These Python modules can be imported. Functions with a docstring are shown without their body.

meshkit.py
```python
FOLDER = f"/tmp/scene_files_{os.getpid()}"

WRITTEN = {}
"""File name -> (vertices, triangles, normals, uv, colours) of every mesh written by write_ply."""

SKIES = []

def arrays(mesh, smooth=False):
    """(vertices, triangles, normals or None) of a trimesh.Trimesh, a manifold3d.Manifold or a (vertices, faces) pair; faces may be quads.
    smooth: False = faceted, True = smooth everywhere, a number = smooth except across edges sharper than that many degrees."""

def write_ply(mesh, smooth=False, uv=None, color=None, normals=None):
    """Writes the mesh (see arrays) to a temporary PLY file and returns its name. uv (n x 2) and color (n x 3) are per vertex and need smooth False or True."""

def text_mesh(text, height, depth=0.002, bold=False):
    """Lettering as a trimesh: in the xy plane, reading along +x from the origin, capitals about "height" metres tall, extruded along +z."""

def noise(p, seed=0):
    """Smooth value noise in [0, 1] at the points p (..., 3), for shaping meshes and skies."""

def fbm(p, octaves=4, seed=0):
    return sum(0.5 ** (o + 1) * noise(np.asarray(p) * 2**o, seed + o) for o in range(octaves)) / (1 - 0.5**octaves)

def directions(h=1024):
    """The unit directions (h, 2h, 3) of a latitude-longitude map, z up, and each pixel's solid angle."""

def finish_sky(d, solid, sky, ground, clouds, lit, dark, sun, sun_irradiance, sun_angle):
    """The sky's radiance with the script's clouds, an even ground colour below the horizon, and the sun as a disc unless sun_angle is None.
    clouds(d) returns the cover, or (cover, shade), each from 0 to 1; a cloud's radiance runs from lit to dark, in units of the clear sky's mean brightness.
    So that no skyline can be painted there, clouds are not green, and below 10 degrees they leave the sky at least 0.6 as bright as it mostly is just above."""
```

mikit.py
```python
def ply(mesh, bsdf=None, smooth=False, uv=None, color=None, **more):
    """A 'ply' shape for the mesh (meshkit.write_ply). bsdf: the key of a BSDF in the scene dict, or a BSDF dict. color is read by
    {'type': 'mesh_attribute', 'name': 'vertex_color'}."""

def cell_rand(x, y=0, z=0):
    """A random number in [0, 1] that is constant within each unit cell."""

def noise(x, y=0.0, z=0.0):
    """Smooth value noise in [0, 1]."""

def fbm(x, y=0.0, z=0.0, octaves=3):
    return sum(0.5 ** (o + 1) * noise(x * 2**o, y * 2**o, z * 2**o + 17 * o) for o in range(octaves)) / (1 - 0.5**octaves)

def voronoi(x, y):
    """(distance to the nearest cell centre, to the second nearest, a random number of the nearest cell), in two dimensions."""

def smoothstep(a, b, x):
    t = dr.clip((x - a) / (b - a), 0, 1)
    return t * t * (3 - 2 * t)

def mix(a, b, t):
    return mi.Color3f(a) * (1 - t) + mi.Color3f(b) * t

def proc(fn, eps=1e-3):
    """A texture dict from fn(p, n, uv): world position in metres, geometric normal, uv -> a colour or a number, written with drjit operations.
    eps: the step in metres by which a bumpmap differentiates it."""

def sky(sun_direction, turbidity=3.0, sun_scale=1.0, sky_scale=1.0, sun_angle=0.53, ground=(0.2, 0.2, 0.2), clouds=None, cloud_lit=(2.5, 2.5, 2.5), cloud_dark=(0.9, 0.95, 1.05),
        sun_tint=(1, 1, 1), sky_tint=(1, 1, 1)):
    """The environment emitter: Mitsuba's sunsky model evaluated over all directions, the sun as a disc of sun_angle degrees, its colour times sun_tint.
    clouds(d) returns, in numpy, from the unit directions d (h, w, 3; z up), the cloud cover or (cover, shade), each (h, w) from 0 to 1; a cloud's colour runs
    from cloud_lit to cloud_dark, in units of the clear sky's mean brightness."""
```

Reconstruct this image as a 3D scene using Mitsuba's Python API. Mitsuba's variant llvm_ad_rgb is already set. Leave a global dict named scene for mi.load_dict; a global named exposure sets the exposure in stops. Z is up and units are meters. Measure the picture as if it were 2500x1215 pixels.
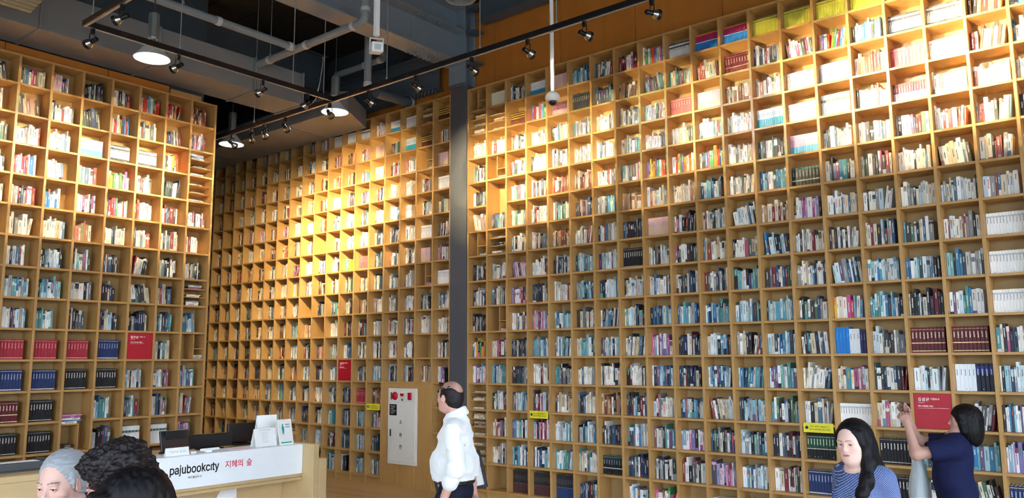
import math, random
import numpy as np, trimesh
import drjit as dr
import mitsuba as mi
import mikit, meshkit

T = mi.ScalarTransform4f
scene, labels = {}, {}

# ------------------------------------------------------------------ camera, sky, exposure
EYE = np.array([0.0, 0.0, 1.86])
FWD = np.array([-0.6245, 0.7690, 0.1372])
UP = np.array([0.0913, -0.1032, 0.9905])
FOCAL = 1962.78
scene["camera"] = {"type": "perspective", "fov": 2 * math.degrees(math.atan(1250 / FOCAL)), "fov_axis": "x", "near_clip": 0.05, "far_clip": 200.0,
                   "to_world": T().look_at(origin=EYE.tolist(), target=(EYE + FWD).tolist(), up=UP.tolist())}


def overcast(d):
    n = meshkit.fbm(d * 3.0 + 5.0, 4, 3)
    return np.clip(0.75 + (n - 0.5) * 0.7, 0, 1), np.clip((n - 0.35) * 1.2, 0, 1)


scene["sky"] = mikit.sky((-0.35, 0.8, 0.5), turbidity=4.0, sun_scale=0.0, sky_scale=10.0, ground=(0.32, 0.32, 0.31), clouds=overcast,
                         cloud_lit=(1.5, 1.62, 1.75), cloud_dark=(0.95, 1.05, 1.18), sky_tint=(0.86, 1.0, 1.12))
exposure = 2.5

# ------------------------------------------------------------------ helpers


def rgb(h):
    v = np.array([int(h[i:i + 2], 16) for i in (0, 2, 4)]) / 255.0
    return np.where(v <= 0.04045, v / 12.92, ((v + 0.055) / 1.055) ** 2.4).tolist()


def key_for(name):
    if name not in scene and name not in labels and not any(k.startswith(name + "__") for k in (name,)):
        if name not in _taken:
            _taken[name] = 0
            return name
    _taken.setdefault(name, 0)
    _taken[name] += 1
    return f"{name}_{_taken[name]:03d}"


_taken = {}


def thing(name, label, category, group=None):
    k = key_for(name)
    labels[k] = {"label": label, "category": category}
    if group:
        labels[k]["group"] = group
    return k


def put(name, shape, parent=None, label=None, kind=None):
    """One shape entry, a part of PARENT when given; returns its key."""
    k = key_for(f"{parent}__{name}" if parent else name)
    scene[k] = shape
    if label or kind:
        labels[k] = {a: b for a, b in (("label", label), ("kind", kind)) if b}
    return k


def solo(name, shape, label, category, group=None):
    k = thing(name, label, category, group)
    scene[k] = shape
    return k


def struct(name, shape, label=None):
    k = key_for(name)
    if shape is not None:
        scene[k] = shape
    labels[k] = {"kind": "structure", **({"label": label} if label else {})}
    return k


def ply(mesh, bsdf, smooth=False, **kw):
    return mikit.ply(mesh, bsdf, smooth, **kw)


BOXF = np.array([[0, 2, 1], [0, 3, 2], [4, 5, 6], [4, 6, 7], [0, 1, 5], [0, 5, 4], [1, 2, 6], [1, 6, 5], [2, 3, 7], [2, 7, 6], [3, 0, 4], [3, 4, 7]])


def box(x0, x1, y0, y1, z0, z1):
    v = np.array([[x0, y0, z0], [x1, y0, z0], [x1, y1, z0], [x0, y1, z0], [x0, y0, z1], [x1, y0, z1], [x1, y1, z1], [x0, y1, z1]], float)
    return trimesh.Trimesh(v, BOXF.copy(), process=False)


def bbox(x0, x1, y0, y1, z0, z1, b=0.004):
    """A box with chamfered edges."""
    c, h = np.array([x0 + x1, y0 + y1, z0 + z1]) / 2, np.array([x1 - x0, y1 - y0, z1 - z0]) / 2
    b = min(b, *(h * 0.45))
    p = []
    for s in np.ndindex(2, 2, 2):
        s = np.array(s) * 2 - 1
        for k in range(3):
            q = h - b
            q[k] = h[k]
            p.append(c + s * q)
    return trimesh.convex.convex_hull(np.array(p))


def cat(*ms):
    return trimesh.util.concatenate(list(ms))


def turned(m, deg, axis=(0, 0, 1), at=(0, 0, 0)):
    m = m.copy()
    m.apply_transform(trimesh.transformations.rotation_matrix(math.radians(deg), axis, at))
    return m


def moved(m, x=0, y=0, z=0):
    m = m.copy()
    m.apply_translation((x, y, z))
    return m


def rod(p, q, r, n=12, r2=None, caps=True):
    """A round bar (a cone when r2 is given) from p to q."""
    p, q = np.asarray(p, float), np.asarray(q, float)
    d = q - p
    L = np.linalg.norm(d)
    d = d / L
    a = np.cross(d, [0, 0, 1] if abs(d[2]) < 0.9 else [1, 0, 0])
    a /= np.linalg.norm(a)
    b = np.cross(d, a)
    t = np.arange(n) * 2 * np.pi / n
    ring = np.cos(t)[:, None] * a + np.sin(t)[:, None] * b
    v = np.vstack([p + ring * r, q + ring * (r if r2 is None else r2), p[None], q[None]])
    i, j = np.arange(n), (np.arange(n) + 1) % n
    f = [np.stack([i, j, j + n], 1), np.stack([i, j + n, i + n], 1)]
    if caps:
        f += [np.stack([j, i, i * 0 + 2 * n], 1), np.stack([i + n, j + n, i * 0 + 2 * n + 1], 1)]
    return trimesh.Trimesh(v, np.vstack(f), process=False)


def tube(pts, r, n=10):
    """A round tube along a polyline."""
    pts = np.asarray(pts, float)
    d = np.gradient(pts, axis=0)
    d /= np.linalg.norm(d, axis=1)[:, None]
    a = np.cross(d[0], [0.3, 0.2, 0.93])
    rows = []
    rr = np.broadcast_to(r, len(pts))
    for k in range(len(pts)):
        a = a - d[k] * (a @ d[k])
        a /= np.linalg.norm(a)
        b = np.cross(d[k], a)
        t = np.arange(n) * 2 * np.pi / n
        rows.append(pts[k] + rr[k] * (np.cos(t)[:, None] * a + np.sin(t)[:, None] * b))
    v = np.vstack(rows + [pts[:1], pts[-1:]])
    f = []
    m = len(pts)
    i, j = np.arange(n), (np.arange(n) + 1) % n
    for k in range(m - 1):
        f += [np.stack([i + k * n, j + k * n, j + (k + 1) * n], 1), np.stack([i + k * n, j + (k + 1) * n, i + (k + 1) * n], 1)]
    f += [np.stack([j, i, i * 0 + m * n], 1), np.stack([i + (m - 1) * n, j + (m - 1) * n, i * 0 + m * n + 1], 1)]
    return trimesh.Trimesh(v, np.vstack(f), process=False)


def lathe(profile, n=32):
    """A closed or open (r, z) profile turned about z."""
    pr = np.asarray(profile, float)
    t = np.arange(n) * 2 * np.pi / n
    v = np.stack([pr[:, None, 0] * np.cos(t), pr[:, None, 0] * np.sin(t), np.repeat(pr[:, 1:2], n, 1)], -1).reshape(-1, 3)
    f = []
    i, j = np.arange(n), (np.arange(n) + 1) % n
    for k in range(len(pr) - 1):
        f += [np.stack([i + k * n, j + k * n, j + (k + 1) * n], 1), np.stack([i + k * n, j + (k + 1) * n, i + (k + 1) * n], 1)]
    m = trimesh.Trimesh(v, np.vstack(f), process=False)
    m.merge_vertices()
    m.update_faces(m.nondegenerate_faces())
    return m


def aim(m, to):
    """Turns a mesh built along +z so that +z points along TO."""
    m = m.copy()
    m.apply_transform(trimesh.geometry.align_vectors([0, 0, 1], to))
    return m


def frame(o, x, z):
    """4x4 with origin o, columns x, z cross x, z."""
    x, z = np.asarray(x, float), np.asarray(z, float)
    M = np.eye(4)
    M[:3, 0], M[:3, 1], M[:3, 2], M[:3, 3] = x, np.cross(z, x), z, o
    return M


def under(m, M):
    m = m.copy()
    m.apply_transform(M)
    return m


def pixel(P):
    q = np.atleast_2d(P) - EYE
    f = FWD / np.linalg.norm(FWD)
    r = np.cross(f, UP)
    r /= np.linalg.norm(r)
    u = np.cross(r, f)
    w = q @ f
    return np.stack([1250 + FOCAL * (q @ r) / w, 607.5 - FOCAL * (q @ u) / w, w], -1)


GLYPHS = {
    '경': '18,6,19,15,25,22,40,27,65,25,76,17,78,11,77,3,71,-4,56,-9,31,-7,22,-1/29,7,35,1,49,-1,65,3,68,10,61,17,45,19,32,16,28,11|5,32,6,35,17,38,27,44,35,52,39,61,39,65,10,65,9,73,49,74,50,64,66,64,67,80,77,80,77,26,67,26,67,37,45,38,45,46,67,46,66,56,48,56,38,41,17,28,8,26',
    '곤': '4,28,5,37,36,37,37,55,46,54,46,37,84,36,84,28|14,21,24,21,24,1,76,1,76,-7,15,-8|13,75,74,75,74,52,72,41,62,42,64,52,64,67,13,67',
    '기': '67,-9,67,80,77,80,77,-9|5,13,7,17,19,23,28,31,38,47,41,58,40,63,9,63,9,71,51,71,49,49,39,29,26,16,11,7,9,7',
    '김': '19,26,77,26,77,-8,19,-8/30,18,29,0,67,0,67,18|67,80,77,80,77,29,67,29|8,28,5,36,16,39,31,48,37,55,40,63,39,66,10,66,9,74,51,74,49,58,45,50,37,41,27,34,12,28',
    '꽂': '4,32,5,41,41,41,41,57,51,56,51,41,84,40,84,32|13,-9,10,-1,12,0,29,5,37,14,36,16,13,16,13,24,75,24,75,16,51,15,53,10,59,5,78,-1,75,-9,67,-8,55,-3,44,7,33,-3,21,-8|44,76,75,76,73,45,63,46,66,68,44,68|11,68,11,76,39,76,39,63,35,45,25,46,29,68',
    '나': '63,-9,63,80,72,80,73,45,86,45,86,36,73,36,73,-8|7,71,17,71,17,22,34,22,56,25,57,17,30,13,7,14',
    '는': '4,27,4,35,84,35,84,27|14,20,24,20,24,2,75,2,76,-7,14,-7|14,76,24,77,24,54,75,54,75,46,14,46',
    '도': '4,2,4,10,39,11,39,31,14,31,14,73,74,73,75,66,73,64,24,64,24,40,75,39,75,31,49,31,49,11,84,10,84,1',
    '드': '4,11,84,11,85,4,84,2,5,2|14,72,74,72,75,65,73,63,24,63,24,39,75,38,75,30,15,29',
    '람': '63,27,63,80,73,80,73,58,85,58,86,49,73,49,73,26|16,23,73,24,73,-8,17,-8/27,16,26,1,63,1,63,16|7,68,7,75,9,76,47,76,48,50,17,50,17,39,35,39,56,42,58,34,44,31,8,30,8,58,39,58,39,66',
    '래': '50,-5,50,78,60,77,60,46,69,46,70,80,79,80,79,-9,70,-9,69,37,60,36,60,-4|7,62,7,71,41,71,41,38,16,38,16,21,46,22,47,14,7,11,7,46,31,47,31,61',
    '리': '67,80,77,80,77,-9,67,-9|9,47,39,47,41,49,41,63,10,63,9,72,50,72,51,40,19,39,19,22,40,21,60,24,62,16,36,12,9,12',
    '반': '63,14,63,80,73,80,73,54,85,54,86,45,73,45,73,14|17,22,27,22,27,1,77,1,77,-7,18,-8|7,73,17,74,17,59,39,59,40,74,50,73,49,29,7,29/18,51,17,37,40,37,40,51',
    '번': '19,-7,20,22,29,22,29,1,79,1,78,-8|8,74,18,74,18,59,38,59,39,74,49,74,49,56,66,56,67,80,77,80,77,14,67,14,66,47,49,47,49,29,8,29/19,51,18,37,39,37,39,51',
    '서': '47,42,48,51,67,51,67,80,77,80,76,-10,67,-9,67,42|4,15,4,18,8,19,17,28,24,41,26,50,26,72,36,73,36,53,39,40,46,28,58,19,58,16,54,11,49,12,40,20,31,34,24,21,14,11,9,9',
    '성': '18,4,18,13,20,17,26,22,34,25,56,26,65,24,71,21,77,14,77,3,75,-1,66,-7,58,-9,37,-9,29,-7,22,-2/28,10,31,2,41,-1,54,-1,64,2,68,8,67,12,61,16,45,18,30,14|48,61,67,62,67,80,77,80,77,27,67,27,67,53,49,53|4,34,5,37,14,41,22,50,26,64,26,75,36,74,36,60,40,50,47,43,57,38,53,31,49,31,38,38,31,47,23,36,10,28,7,29',
    '세': '70,80,80,80,80,-9,70,-9|38,49,52,49,52,78,61,79,61,-5,52,-4,52,40,39,40|3,15,3,18,11,23,18,34,22,50,22,72,31,72,33,41,38,30,49,20,49,17,45,12,39,14,27,32,20,19,11,10,8,10',
    '소': '4,2,5,11,39,11,39,32,49,31,49,11,83,11,85,9,84,2|7,35,8,38,15,39,26,45,34,53,38,62,39,74,49,74,50,59,59,47,70,40,81,37,77,29,70,30,55,38,44,51,35,40,20,31,10,29',
    '숲': '4,32,4,40,84,40,83,31,49,30,49,23,76,23,75,15,63,14,63,1,75,1,76,-8,12,-8,13,1,26,2,26,15,13,15,13,23,39,23,39,30/37,15,36,1,53,1,53,15|8,51,9,53,20,55,30,60,37,67,40,80,49,79,50,69,57,61,68,55,80,52,77,45,71,45,54,52,44,62,34,52,17,45,11,45',
    '시': '67,80,77,80,77,-9,67,-9|3,16,18,29,24,40,27,55,27,72,37,72,37,49,39,41,46,29,60,19,59,16,55,11,49,13,40,21,32,34,25,22,12,10,9,9',
    '신': '19,21,29,22,29,1,79,1,80,-7,20,-8|67,14,67,80,77,80,77,14|5,32,5,35,15,40,24,52,26,60,26,75,36,75,37,59,41,49,48,41,58,36,54,28,52,28,43,33,31,46,27,39,16,29,9,27',
    '아': '63,-9,63,80,72,80,73,45,86,45,87,37,73,36,73,-8,71,-10|5,35,6,54,11,65,16,70,23,73,33,73,42,68,49,56,51,40,47,22,39,13,32,10,18,12,10,20/16,33,20,22,25,19,31,19,37,24,41,36,41,47,38,58,33,63,25,64,18,58,15,49',
    '에': '70,80,80,80,80,-9,70,-9|5,33,6,55,13,69,20,73,33,71,41,61,44,46,52,46,53,78,62,78,62,-5,53,-5,53,37,44,37,39,18,33,12,28,10,20,10,12,15,7,24/14,46,17,24,21,20,28,20,31,23,34,32,34,51,31,60,28,63,21,63,17,59',
    '열': '19,15,67,17,66,23,19,23,20,31,77,31,77,8,30,8,29,1,80,0,80,-8,20,-8|5,53,5,60,8,68,18,76,36,77,43,74,47,70,66,70,67,80,77,80,76,33,67,34,66,43,48,43,37,36,21,36,11,41/52,52,67,51,67,62,52,62/15,61,18,47,24,44,33,44,42,52,41,63,32,69,22,68',
    '요': '4,2,5,11,23,12,23,33,13,42,11,51,12,58,19,68,32,74,51,75,62,72,73,64,77,51,75,42,65,33,65,12,84,11,84,2/21,54,23,44,31,38,49,36,61,40,66,46,67,53,62,62,53,66,42,67,26,62/55,29,33,28,33,11,55,11',
    '원': '16,20,26,19,26,1,79,1,79,-7,17,-8|49,21,50,29,67,29,67,80,77,80,77,12,67,12,67,21|3,37,5,40,61,42,62,35,38,32,38,15,28,15,28,31,5,31|10,58,13,70,18,74,27,77,38,77,49,73,55,63,52,51,49,48,38,44,27,44,16,48/21,57,28,52,37,52,45,57,45,64,37,69,28,69,20,64',
    '의': '67,-9,67,80,76,80,77,-8|4,16,5,19,38,19,62,22,64,15,61,13,46,11,6,10|9,47,9,58,12,65,19,71,28,74,38,74,47,71,53,66,57,58,57,47,53,39,47,34,38,31,27,31,19,34,12,40/20,59,19,47,22,43,29,40,36,40,46,46,47,56,40,64,30,65',
    '임': '19,25,77,25,77,-8,19,-8/30,17,29,1,67,1,67,17|67,29,67,80,77,80,77,29|6,49,6,60,8,65,13,71,21,75,32,76,44,72,50,66,53,59,53,50,49,41,43,36,35,33,24,33,14,37,9,42/17,49,20,44,24,42,37,43,43,50,43,59,36,66,25,67,19,64,16,59',
    '자': '63,80,73,79,73,45,87,44,86,36,73,36,72,-9,63,-9|3,13,3,16,9,19,18,29,25,47,25,62,6,62,5,70,54,71,54,62,35,62,35,48,43,29,57,18,54,11,50,10,44,14,38,20,30,33,20,16,12,9,7,8',
    '전': '20,21,30,21,30,1,79,1,80,-7,21,-8|50,56,67,56,67,80,77,80,77,14,67,14,67,47,51,47|4,32,13,37,21,45,26,58,26,64,8,64,7,73,55,73,54,64,36,63,36,56,40,47,48,39,57,35,53,27,46,29,39,34,31,44,21,31,13,26,8,25',
    '제': '70,80,79,80,79,-9,70,-9|38,49,52,49,52,77,62,78,62,-5,52,-4,52,40,39,40|8,8,3,16,14,26,18,34,22,55,22,61,6,61,5,70,46,70,46,61,31,61,31,51,37,30,50,18,48,14,44,10,40,12,34,18,27,31,19,17,11,9',
    '주': '4,22,5,31,84,30,84,22,49,22,49,-9,39,-9,39,22|9,41,10,45,21,47,31,53,38,63,37,67,11,67,11,75,77,74,77,67,50,66,51,60,57,53,67,47,79,44,76,36,57,42,44,54,37,46,25,39,12,36',
    '증': '4,30,5,39,84,38,84,30|11,42,8,50,20,52,29,56,37,65,36,67,12,67,11,76,77,76,76,67,51,66,52,62,59,56,68,52,80,50,77,42,61,45,49,52,44,58,35,49,21,43|13,5,14,13,19,19,33,24,55,24,63,22,73,15,75,9,74,2,69,-4,55,-9,33,-9,25,-7,19,-4/23,9,26,2,31,0,51,-1,62,2,64,8,63,12,57,15,37,16,26,13',
    '지': '67,80,77,80,77,-9,67,-9|4,13,4,16,13,21,21,31,27,51,27,62,7,62,7,71,57,71,56,62,37,61,37,47,42,33,54,20,60,18,56,10,52,10,46,14,36,25,32,33,25,20,15,10,9,7',
    '직': '17,14,18,23,76,23,77,-9,67,-9,67,14|67,25,67,80,77,80,77,26|5,33,6,36,15,40,22,47,27,60,27,65,8,65,7,74,57,73,57,66,55,65,37,64,37,58,41,49,48,42,59,37,55,29,43,34,32,46,23,34,13,28,9,28',
    '진': '19,22,29,22,29,1,79,1,80,-7,20,-8|67,14,67,80,77,80,77,14|9,25,5,33,20,42,27,57,27,64,8,64,7,73,57,72,57,65,55,64,37,63,37,56,43,44,59,34,55,27,45,30,33,43,21,30,12,25',
    '책': '19,22,79,22,79,-9,69,-9,69,13,20,13|51,78,60,78,60,57,68,57,69,79,79,80,79,25,69,25,68,48,60,48,60,25,51,25|5,32,5,35,17,44,22,57,21,61,6,61,6,69,22,69,22,79,31,79,31,69,47,68,47,61,32,60,32,54,35,47,43,39,49,37,45,29,37,32,27,44,23,37,14,29,9,27',
    '출': '4,33,4,41,84,41,84,33,49,33,50,27,74,27,74,6,23,5,24,0,76,0,77,-8,14,-8,14,14,63,14,64,18,14,19,14,27,38,27,39,33|11,43,8,51,26,54,35,59,38,64,37,65,12,65,12,73,39,73,39,81,49,81,50,73,76,73,76,65,50,64,59,55,80,51,77,43,56,47,44,56,36,49,22,44',
    '파': '63,-9,63,80,72,80,73,45,86,45,87,37,73,36,73,-8|4,12,3,21,14,22,14,61,5,63,5,71,55,71,55,63,46,61,46,23,59,23,60,16,25,12/25,62,24,21,36,21,36,62',
    '판': '63,80,73,80,73,54,86,53,86,45,73,45,73,14,63,14|17,22,27,22,27,1,77,1,77,-7,18,-8|5,27,5,36,15,37,15,62,6,64,7,72,55,72,55,64,46,63,46,38,59,38,59,30,31,27/26,63,25,36,36,36,37,38,37,63',
    '하': '63,-9,63,80,72,80,73,44,86,44,87,36,73,35,73,-8|3,65,25,66,25,79,35,79,35,66,56,66,56,58,4,57|8,27,8,35,11,43,14,47,23,52,32,53,44,49,49,44,52,37,51,22,44,14,38,11,29,10,18,13,12,18/18,36,20,23,24,20,37,20,43,28,42,37,34,44,24,43',
    '한': '63,13,63,79,73,80,73,52,85,52,86,43,73,43,73,13|17,-7,18,20,27,19,27,1,77,1,76,-8|4,69,25,69,26,80,35,80,36,69,57,69,57,61,4,61|9,46,18,56,24,58,37,58,45,55,50,50,52,46,52,36,51,33,41,25,24,24,16,27,11,32,9,36/20,37,23,33,34,32,41,35,43,42,38,49,27,50,19,45',
    '혜': '70,-9,70,80,80,80,80,-9|7,25,7,38,10,45,15,50,29,53,37,50,41,46,43,51,54,51,54,78,63,78,63,-5,54,-5,54,22,43,22,37,13,23,10,15,13,10,18/44,42,45,30,54,30,54,42/16,37,19,21,23,19,31,20,36,28,36,35,34,40,28,44,21,43|4,65,21,66,21,78,31,78,31,66,47,66,48,57,4,57',
    '홍': '4,23,4,31,39,31,39,36,22,39,15,46,15,53,19,58,35,63,63,61,69,58,73,52,72,44,69,41,60,37,49,36,49,31,84,31,84,23/26,49,27,46,34,44,54,44,61,46,62,51,54,55,34,55,27,53|8,73,38,73,40,82,48,82,49,73,79,73,80,65,8,65|13,3,13,8,18,15,35,20,63,18,70,15,75,7,74,1,70,-4,53,-9,34,-9,24,-7,18,-4/24,5,30,0,53,-1,63,2,64,6,63,9,57,11,36,12,25,9',
    '화': '63,80,73,79,73,43,86,43,86,34,73,33,73,-9,63,-9|5,7,3,16,26,16,26,24,14,29,10,36,11,48,16,54,26,58,37,58,49,52,53,43,52,35,46,27,36,24,36,17,59,19,60,11,24,7/20,45,21,35,24,33,35,32,42,36,43,43,38,49,29,50|4,69,26,69,26,79,36,80,37,69,58,69,58,61,5,61',
    '후': '4,15,5,24,83,24,85,22,84,15,49,15,49,-9,47,-10,39,-9,39,15|8,62,9,71,39,71,39,81,49,81,49,71,80,70,79,62|15,47,20,54,26,57,52,59,68,54,73,47,73,40,68,33,62,30,53,28,35,28,20,33,15,39/26,41,37,36,51,36,61,39,63,44,61,48,56,50,38,51,27,48,25,44',
}



def hangul(text, height, depth=0.0015, track=1.0):
    """Korean lettering in the xy plane from the origin along +x, syllables about HEIGHT tall, extruded along +z."""
    from shapely.geometry import Polygon
    s, x, out = height / 88.0, 0.0, []
    for ch in text:
        if ch in GLYPHS:
            for g in GLYPHS[ch].split("|"):
                rings = [np.array(list(map(int, r.split(",")))).reshape(-1, 2) * s + [x, 0] for r in g.split("/")]
                p = Polygon(rings[0], rings[1:]).buffer(0)
                for q in getattr(p, "geoms", [p]):
                    if q.area > 0:
                        out.append(trimesh.creation.extrude_polygon(q, depth, engine="earcut"))
        x += (92 if ch in GLYPHS else 40) * s * track
    return trimesh.util.concatenate(out), x


def latin(text, height, depth=0.0015, bold=False, squeeze=1.0):
    m = meshkit.text_mesh(text, height, depth, bold)
    m.apply_scale([squeeze, 1, 1])
    return m


# ------------------------------------------------------------------ materials
def bsdf(name, **kw):
    scene[name] = kw if kw["type"] in ("dielectric", "thindielectric", "principledthin") else {"type": "twosided", "b": kw}
    return name


def col(h):
    return {"type": "rgb", "value": rgb(h) if isinstance(h, str) else list(h)}


def plain(name, h, rough=0.6, spec=0.4, metal=0.0, **kw):
    return bsdf(name, type="principled", base_color=col(h), roughness=rough, specular=spec, metallic=metal, **kw)


def wood(along, a, b, scale=1.0):
    """Grain streaks that run along one axis of the room (0 x, 1 y, 2 z); boards differ a little in tone."""
    a, b = rgb(a), rgb(b)

    def fn(p, n, uv):
        q = [p.x, p.y, p.z]
        w = [26.0 * scale] * 3
        w[along] = 1.6 * scale
        g = mikit.fbm(q[0] * w[0] + 3, q[1] * w[1] + 7, q[2] * w[2] + 1, octaves=3)
        w2 = [5.5 * scale] * 3
        w2[along] = 0.7 * scale
        h = mikit.noise(q[0] * w2[0], q[1] * w2[1] + 9, q[2] * w2[2])
        t = dr.clip(0.62 * g + 0.42 * h, 0, 1)
        return mikit.mix(a, b, t)
    return mikit.proc(fn)


W1, W2 = ("a67c46", "bd965d")
bsdf("wood_upright", type="principled", base_color=wood(2, W1, W2), roughness=0.45, specular=0.4)
bsdf("wood_along_x", type="principled", base_color=wood(0, W1, W2), roughness=0.45, specular=0.4)
bsdf("wood_along_y", type="principled", base_color=wood(1, W1, W2), roughness=0.45, specular=0.4)
bsdf("back_board", type="principled", base_color=wood(2, ("94774a", "aa8b5a")[0], ("94774a", "aa8b5a")[1], 0.55), roughness=0.55, specular=0.3)
bsdf("plywood", type="principled", base_color=wood(2, "9c5c22", "b5762f", 0.35), roughness=0.5, specular=0.35)
bsdf("desk_wood", type="principled", base_color=wood(1, "b0966a", "c3aa7e", 0.5), roughness=0.5, specular=0.35)
bsdf("floor_wood", type="principled", base_color=wood(0, "a07c50", "b8935f", 0.4), roughness=0.35, specular=0.45)
plain("steel_paint", "73828d", 0.5, 0.4)
plain("steel_dark", "4a565e", 0.55, 0.35)


def blotch(p, n, uv):
    g = mikit.fbm(p.x * 1.1, p.y * 1.1, p.z * 1.6, octaves=3)
    return mikit.mix(rgb("6a6e70"), rgb("828687"), g)


bsdf("duct_metal", type="principled", base_color=mikit.proc(blotch), roughness=0.55, specular=0.4)
plain("pipe_plastic", "7d888d", 0.45, 0.4)
plain("pipe_band", "b9bdbd", 0.4, 0.4)
plain("column_paint", "4b4f56", 0.55, 0.35)
plain("deck_black", "33322e", 0.8, 0.2)
plain("black_metal", "101114", 0.4, 0.5)
plain("chrome", "c8ccd0", 0.18, 0.5, 1.0)
plain("galvanized", "8d989a", 0.38, 0.5, 0.7)
plain("white_paint", "e6e8e8", 0.45, 0.4)
plain("steel_rod", "a7acae", 0.4, 0.5, 0.6)
plain("shade_white", "d8dada", 0.4, 0.4)
plain("red_sign", "a81c2c", 0.5, 0.4)
plain("yellow_sign", "d9cf2e", 0.5, 0.4)
plain("ink_white", "f2f2f0", 0.6, 0.3)
plain("ink_black", "15161a", 0.6, 0.3)
plain("ink_red", "c3213f", 0.6, 0.3)
plain("ink_blue", "2a2a6e", 0.6, 0.3)
plain("ink_olive", "4c4a10", 0.6, 0.3)
plain("ink_teal", "2d9a97", 0.6, 0.3)
plain("ink_grey", "9aa3a6", 0.6, 0.3)
plain("cabinet_white", "dedbd2", 0.4, 0.45)
plain("signal_red", "b0142c", 0.35, 0.5)
plain("dark_grey", "3b3d41", 0.5, 0.4)
plain("black_plastic", "14161b", 0.4, 0.45)
plain("white_plastic", "e4e8ea", 0.35, 0.45)
plain("paper", "e8e9e6", 0.8, 0.2)
plain("page_paper", "d9d0b8", 0.85, 0.15)
plain("frame_navy", "141827", 0.45, 0.4)
plain("yellow_paper", "e3c83c", 0.7, 0.2)
bsdf("printed", type="principled", base_color={"type": "mesh_attribute", "name": "vertex_color"}, roughness=0.5, specular=0.35)
plain("slot_beige", "8d8672", 0.6, 0.3)
plain("leaflet_pink", "dcc2cb", 0.7, 0.2)
plain("black_chrome", "3a3d42", 0.25, 0.5, 0.8)
# ------------------------------------------------------------------ the room
D, X0, P, ROW, Z0 = 8.55, -7.769, 0.3614, 0.36, 5.858          # back shelf wall: front plane, first upright, pitches, top
XL, YL, ZL = -10.25, 5.95, 5.491                               # left shelf wall: front plane, end, top
TU, TS, DEP = 0.030, 0.026, 0.29                               # upright and shelf thickness, depth
DECK = 7.30

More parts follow.
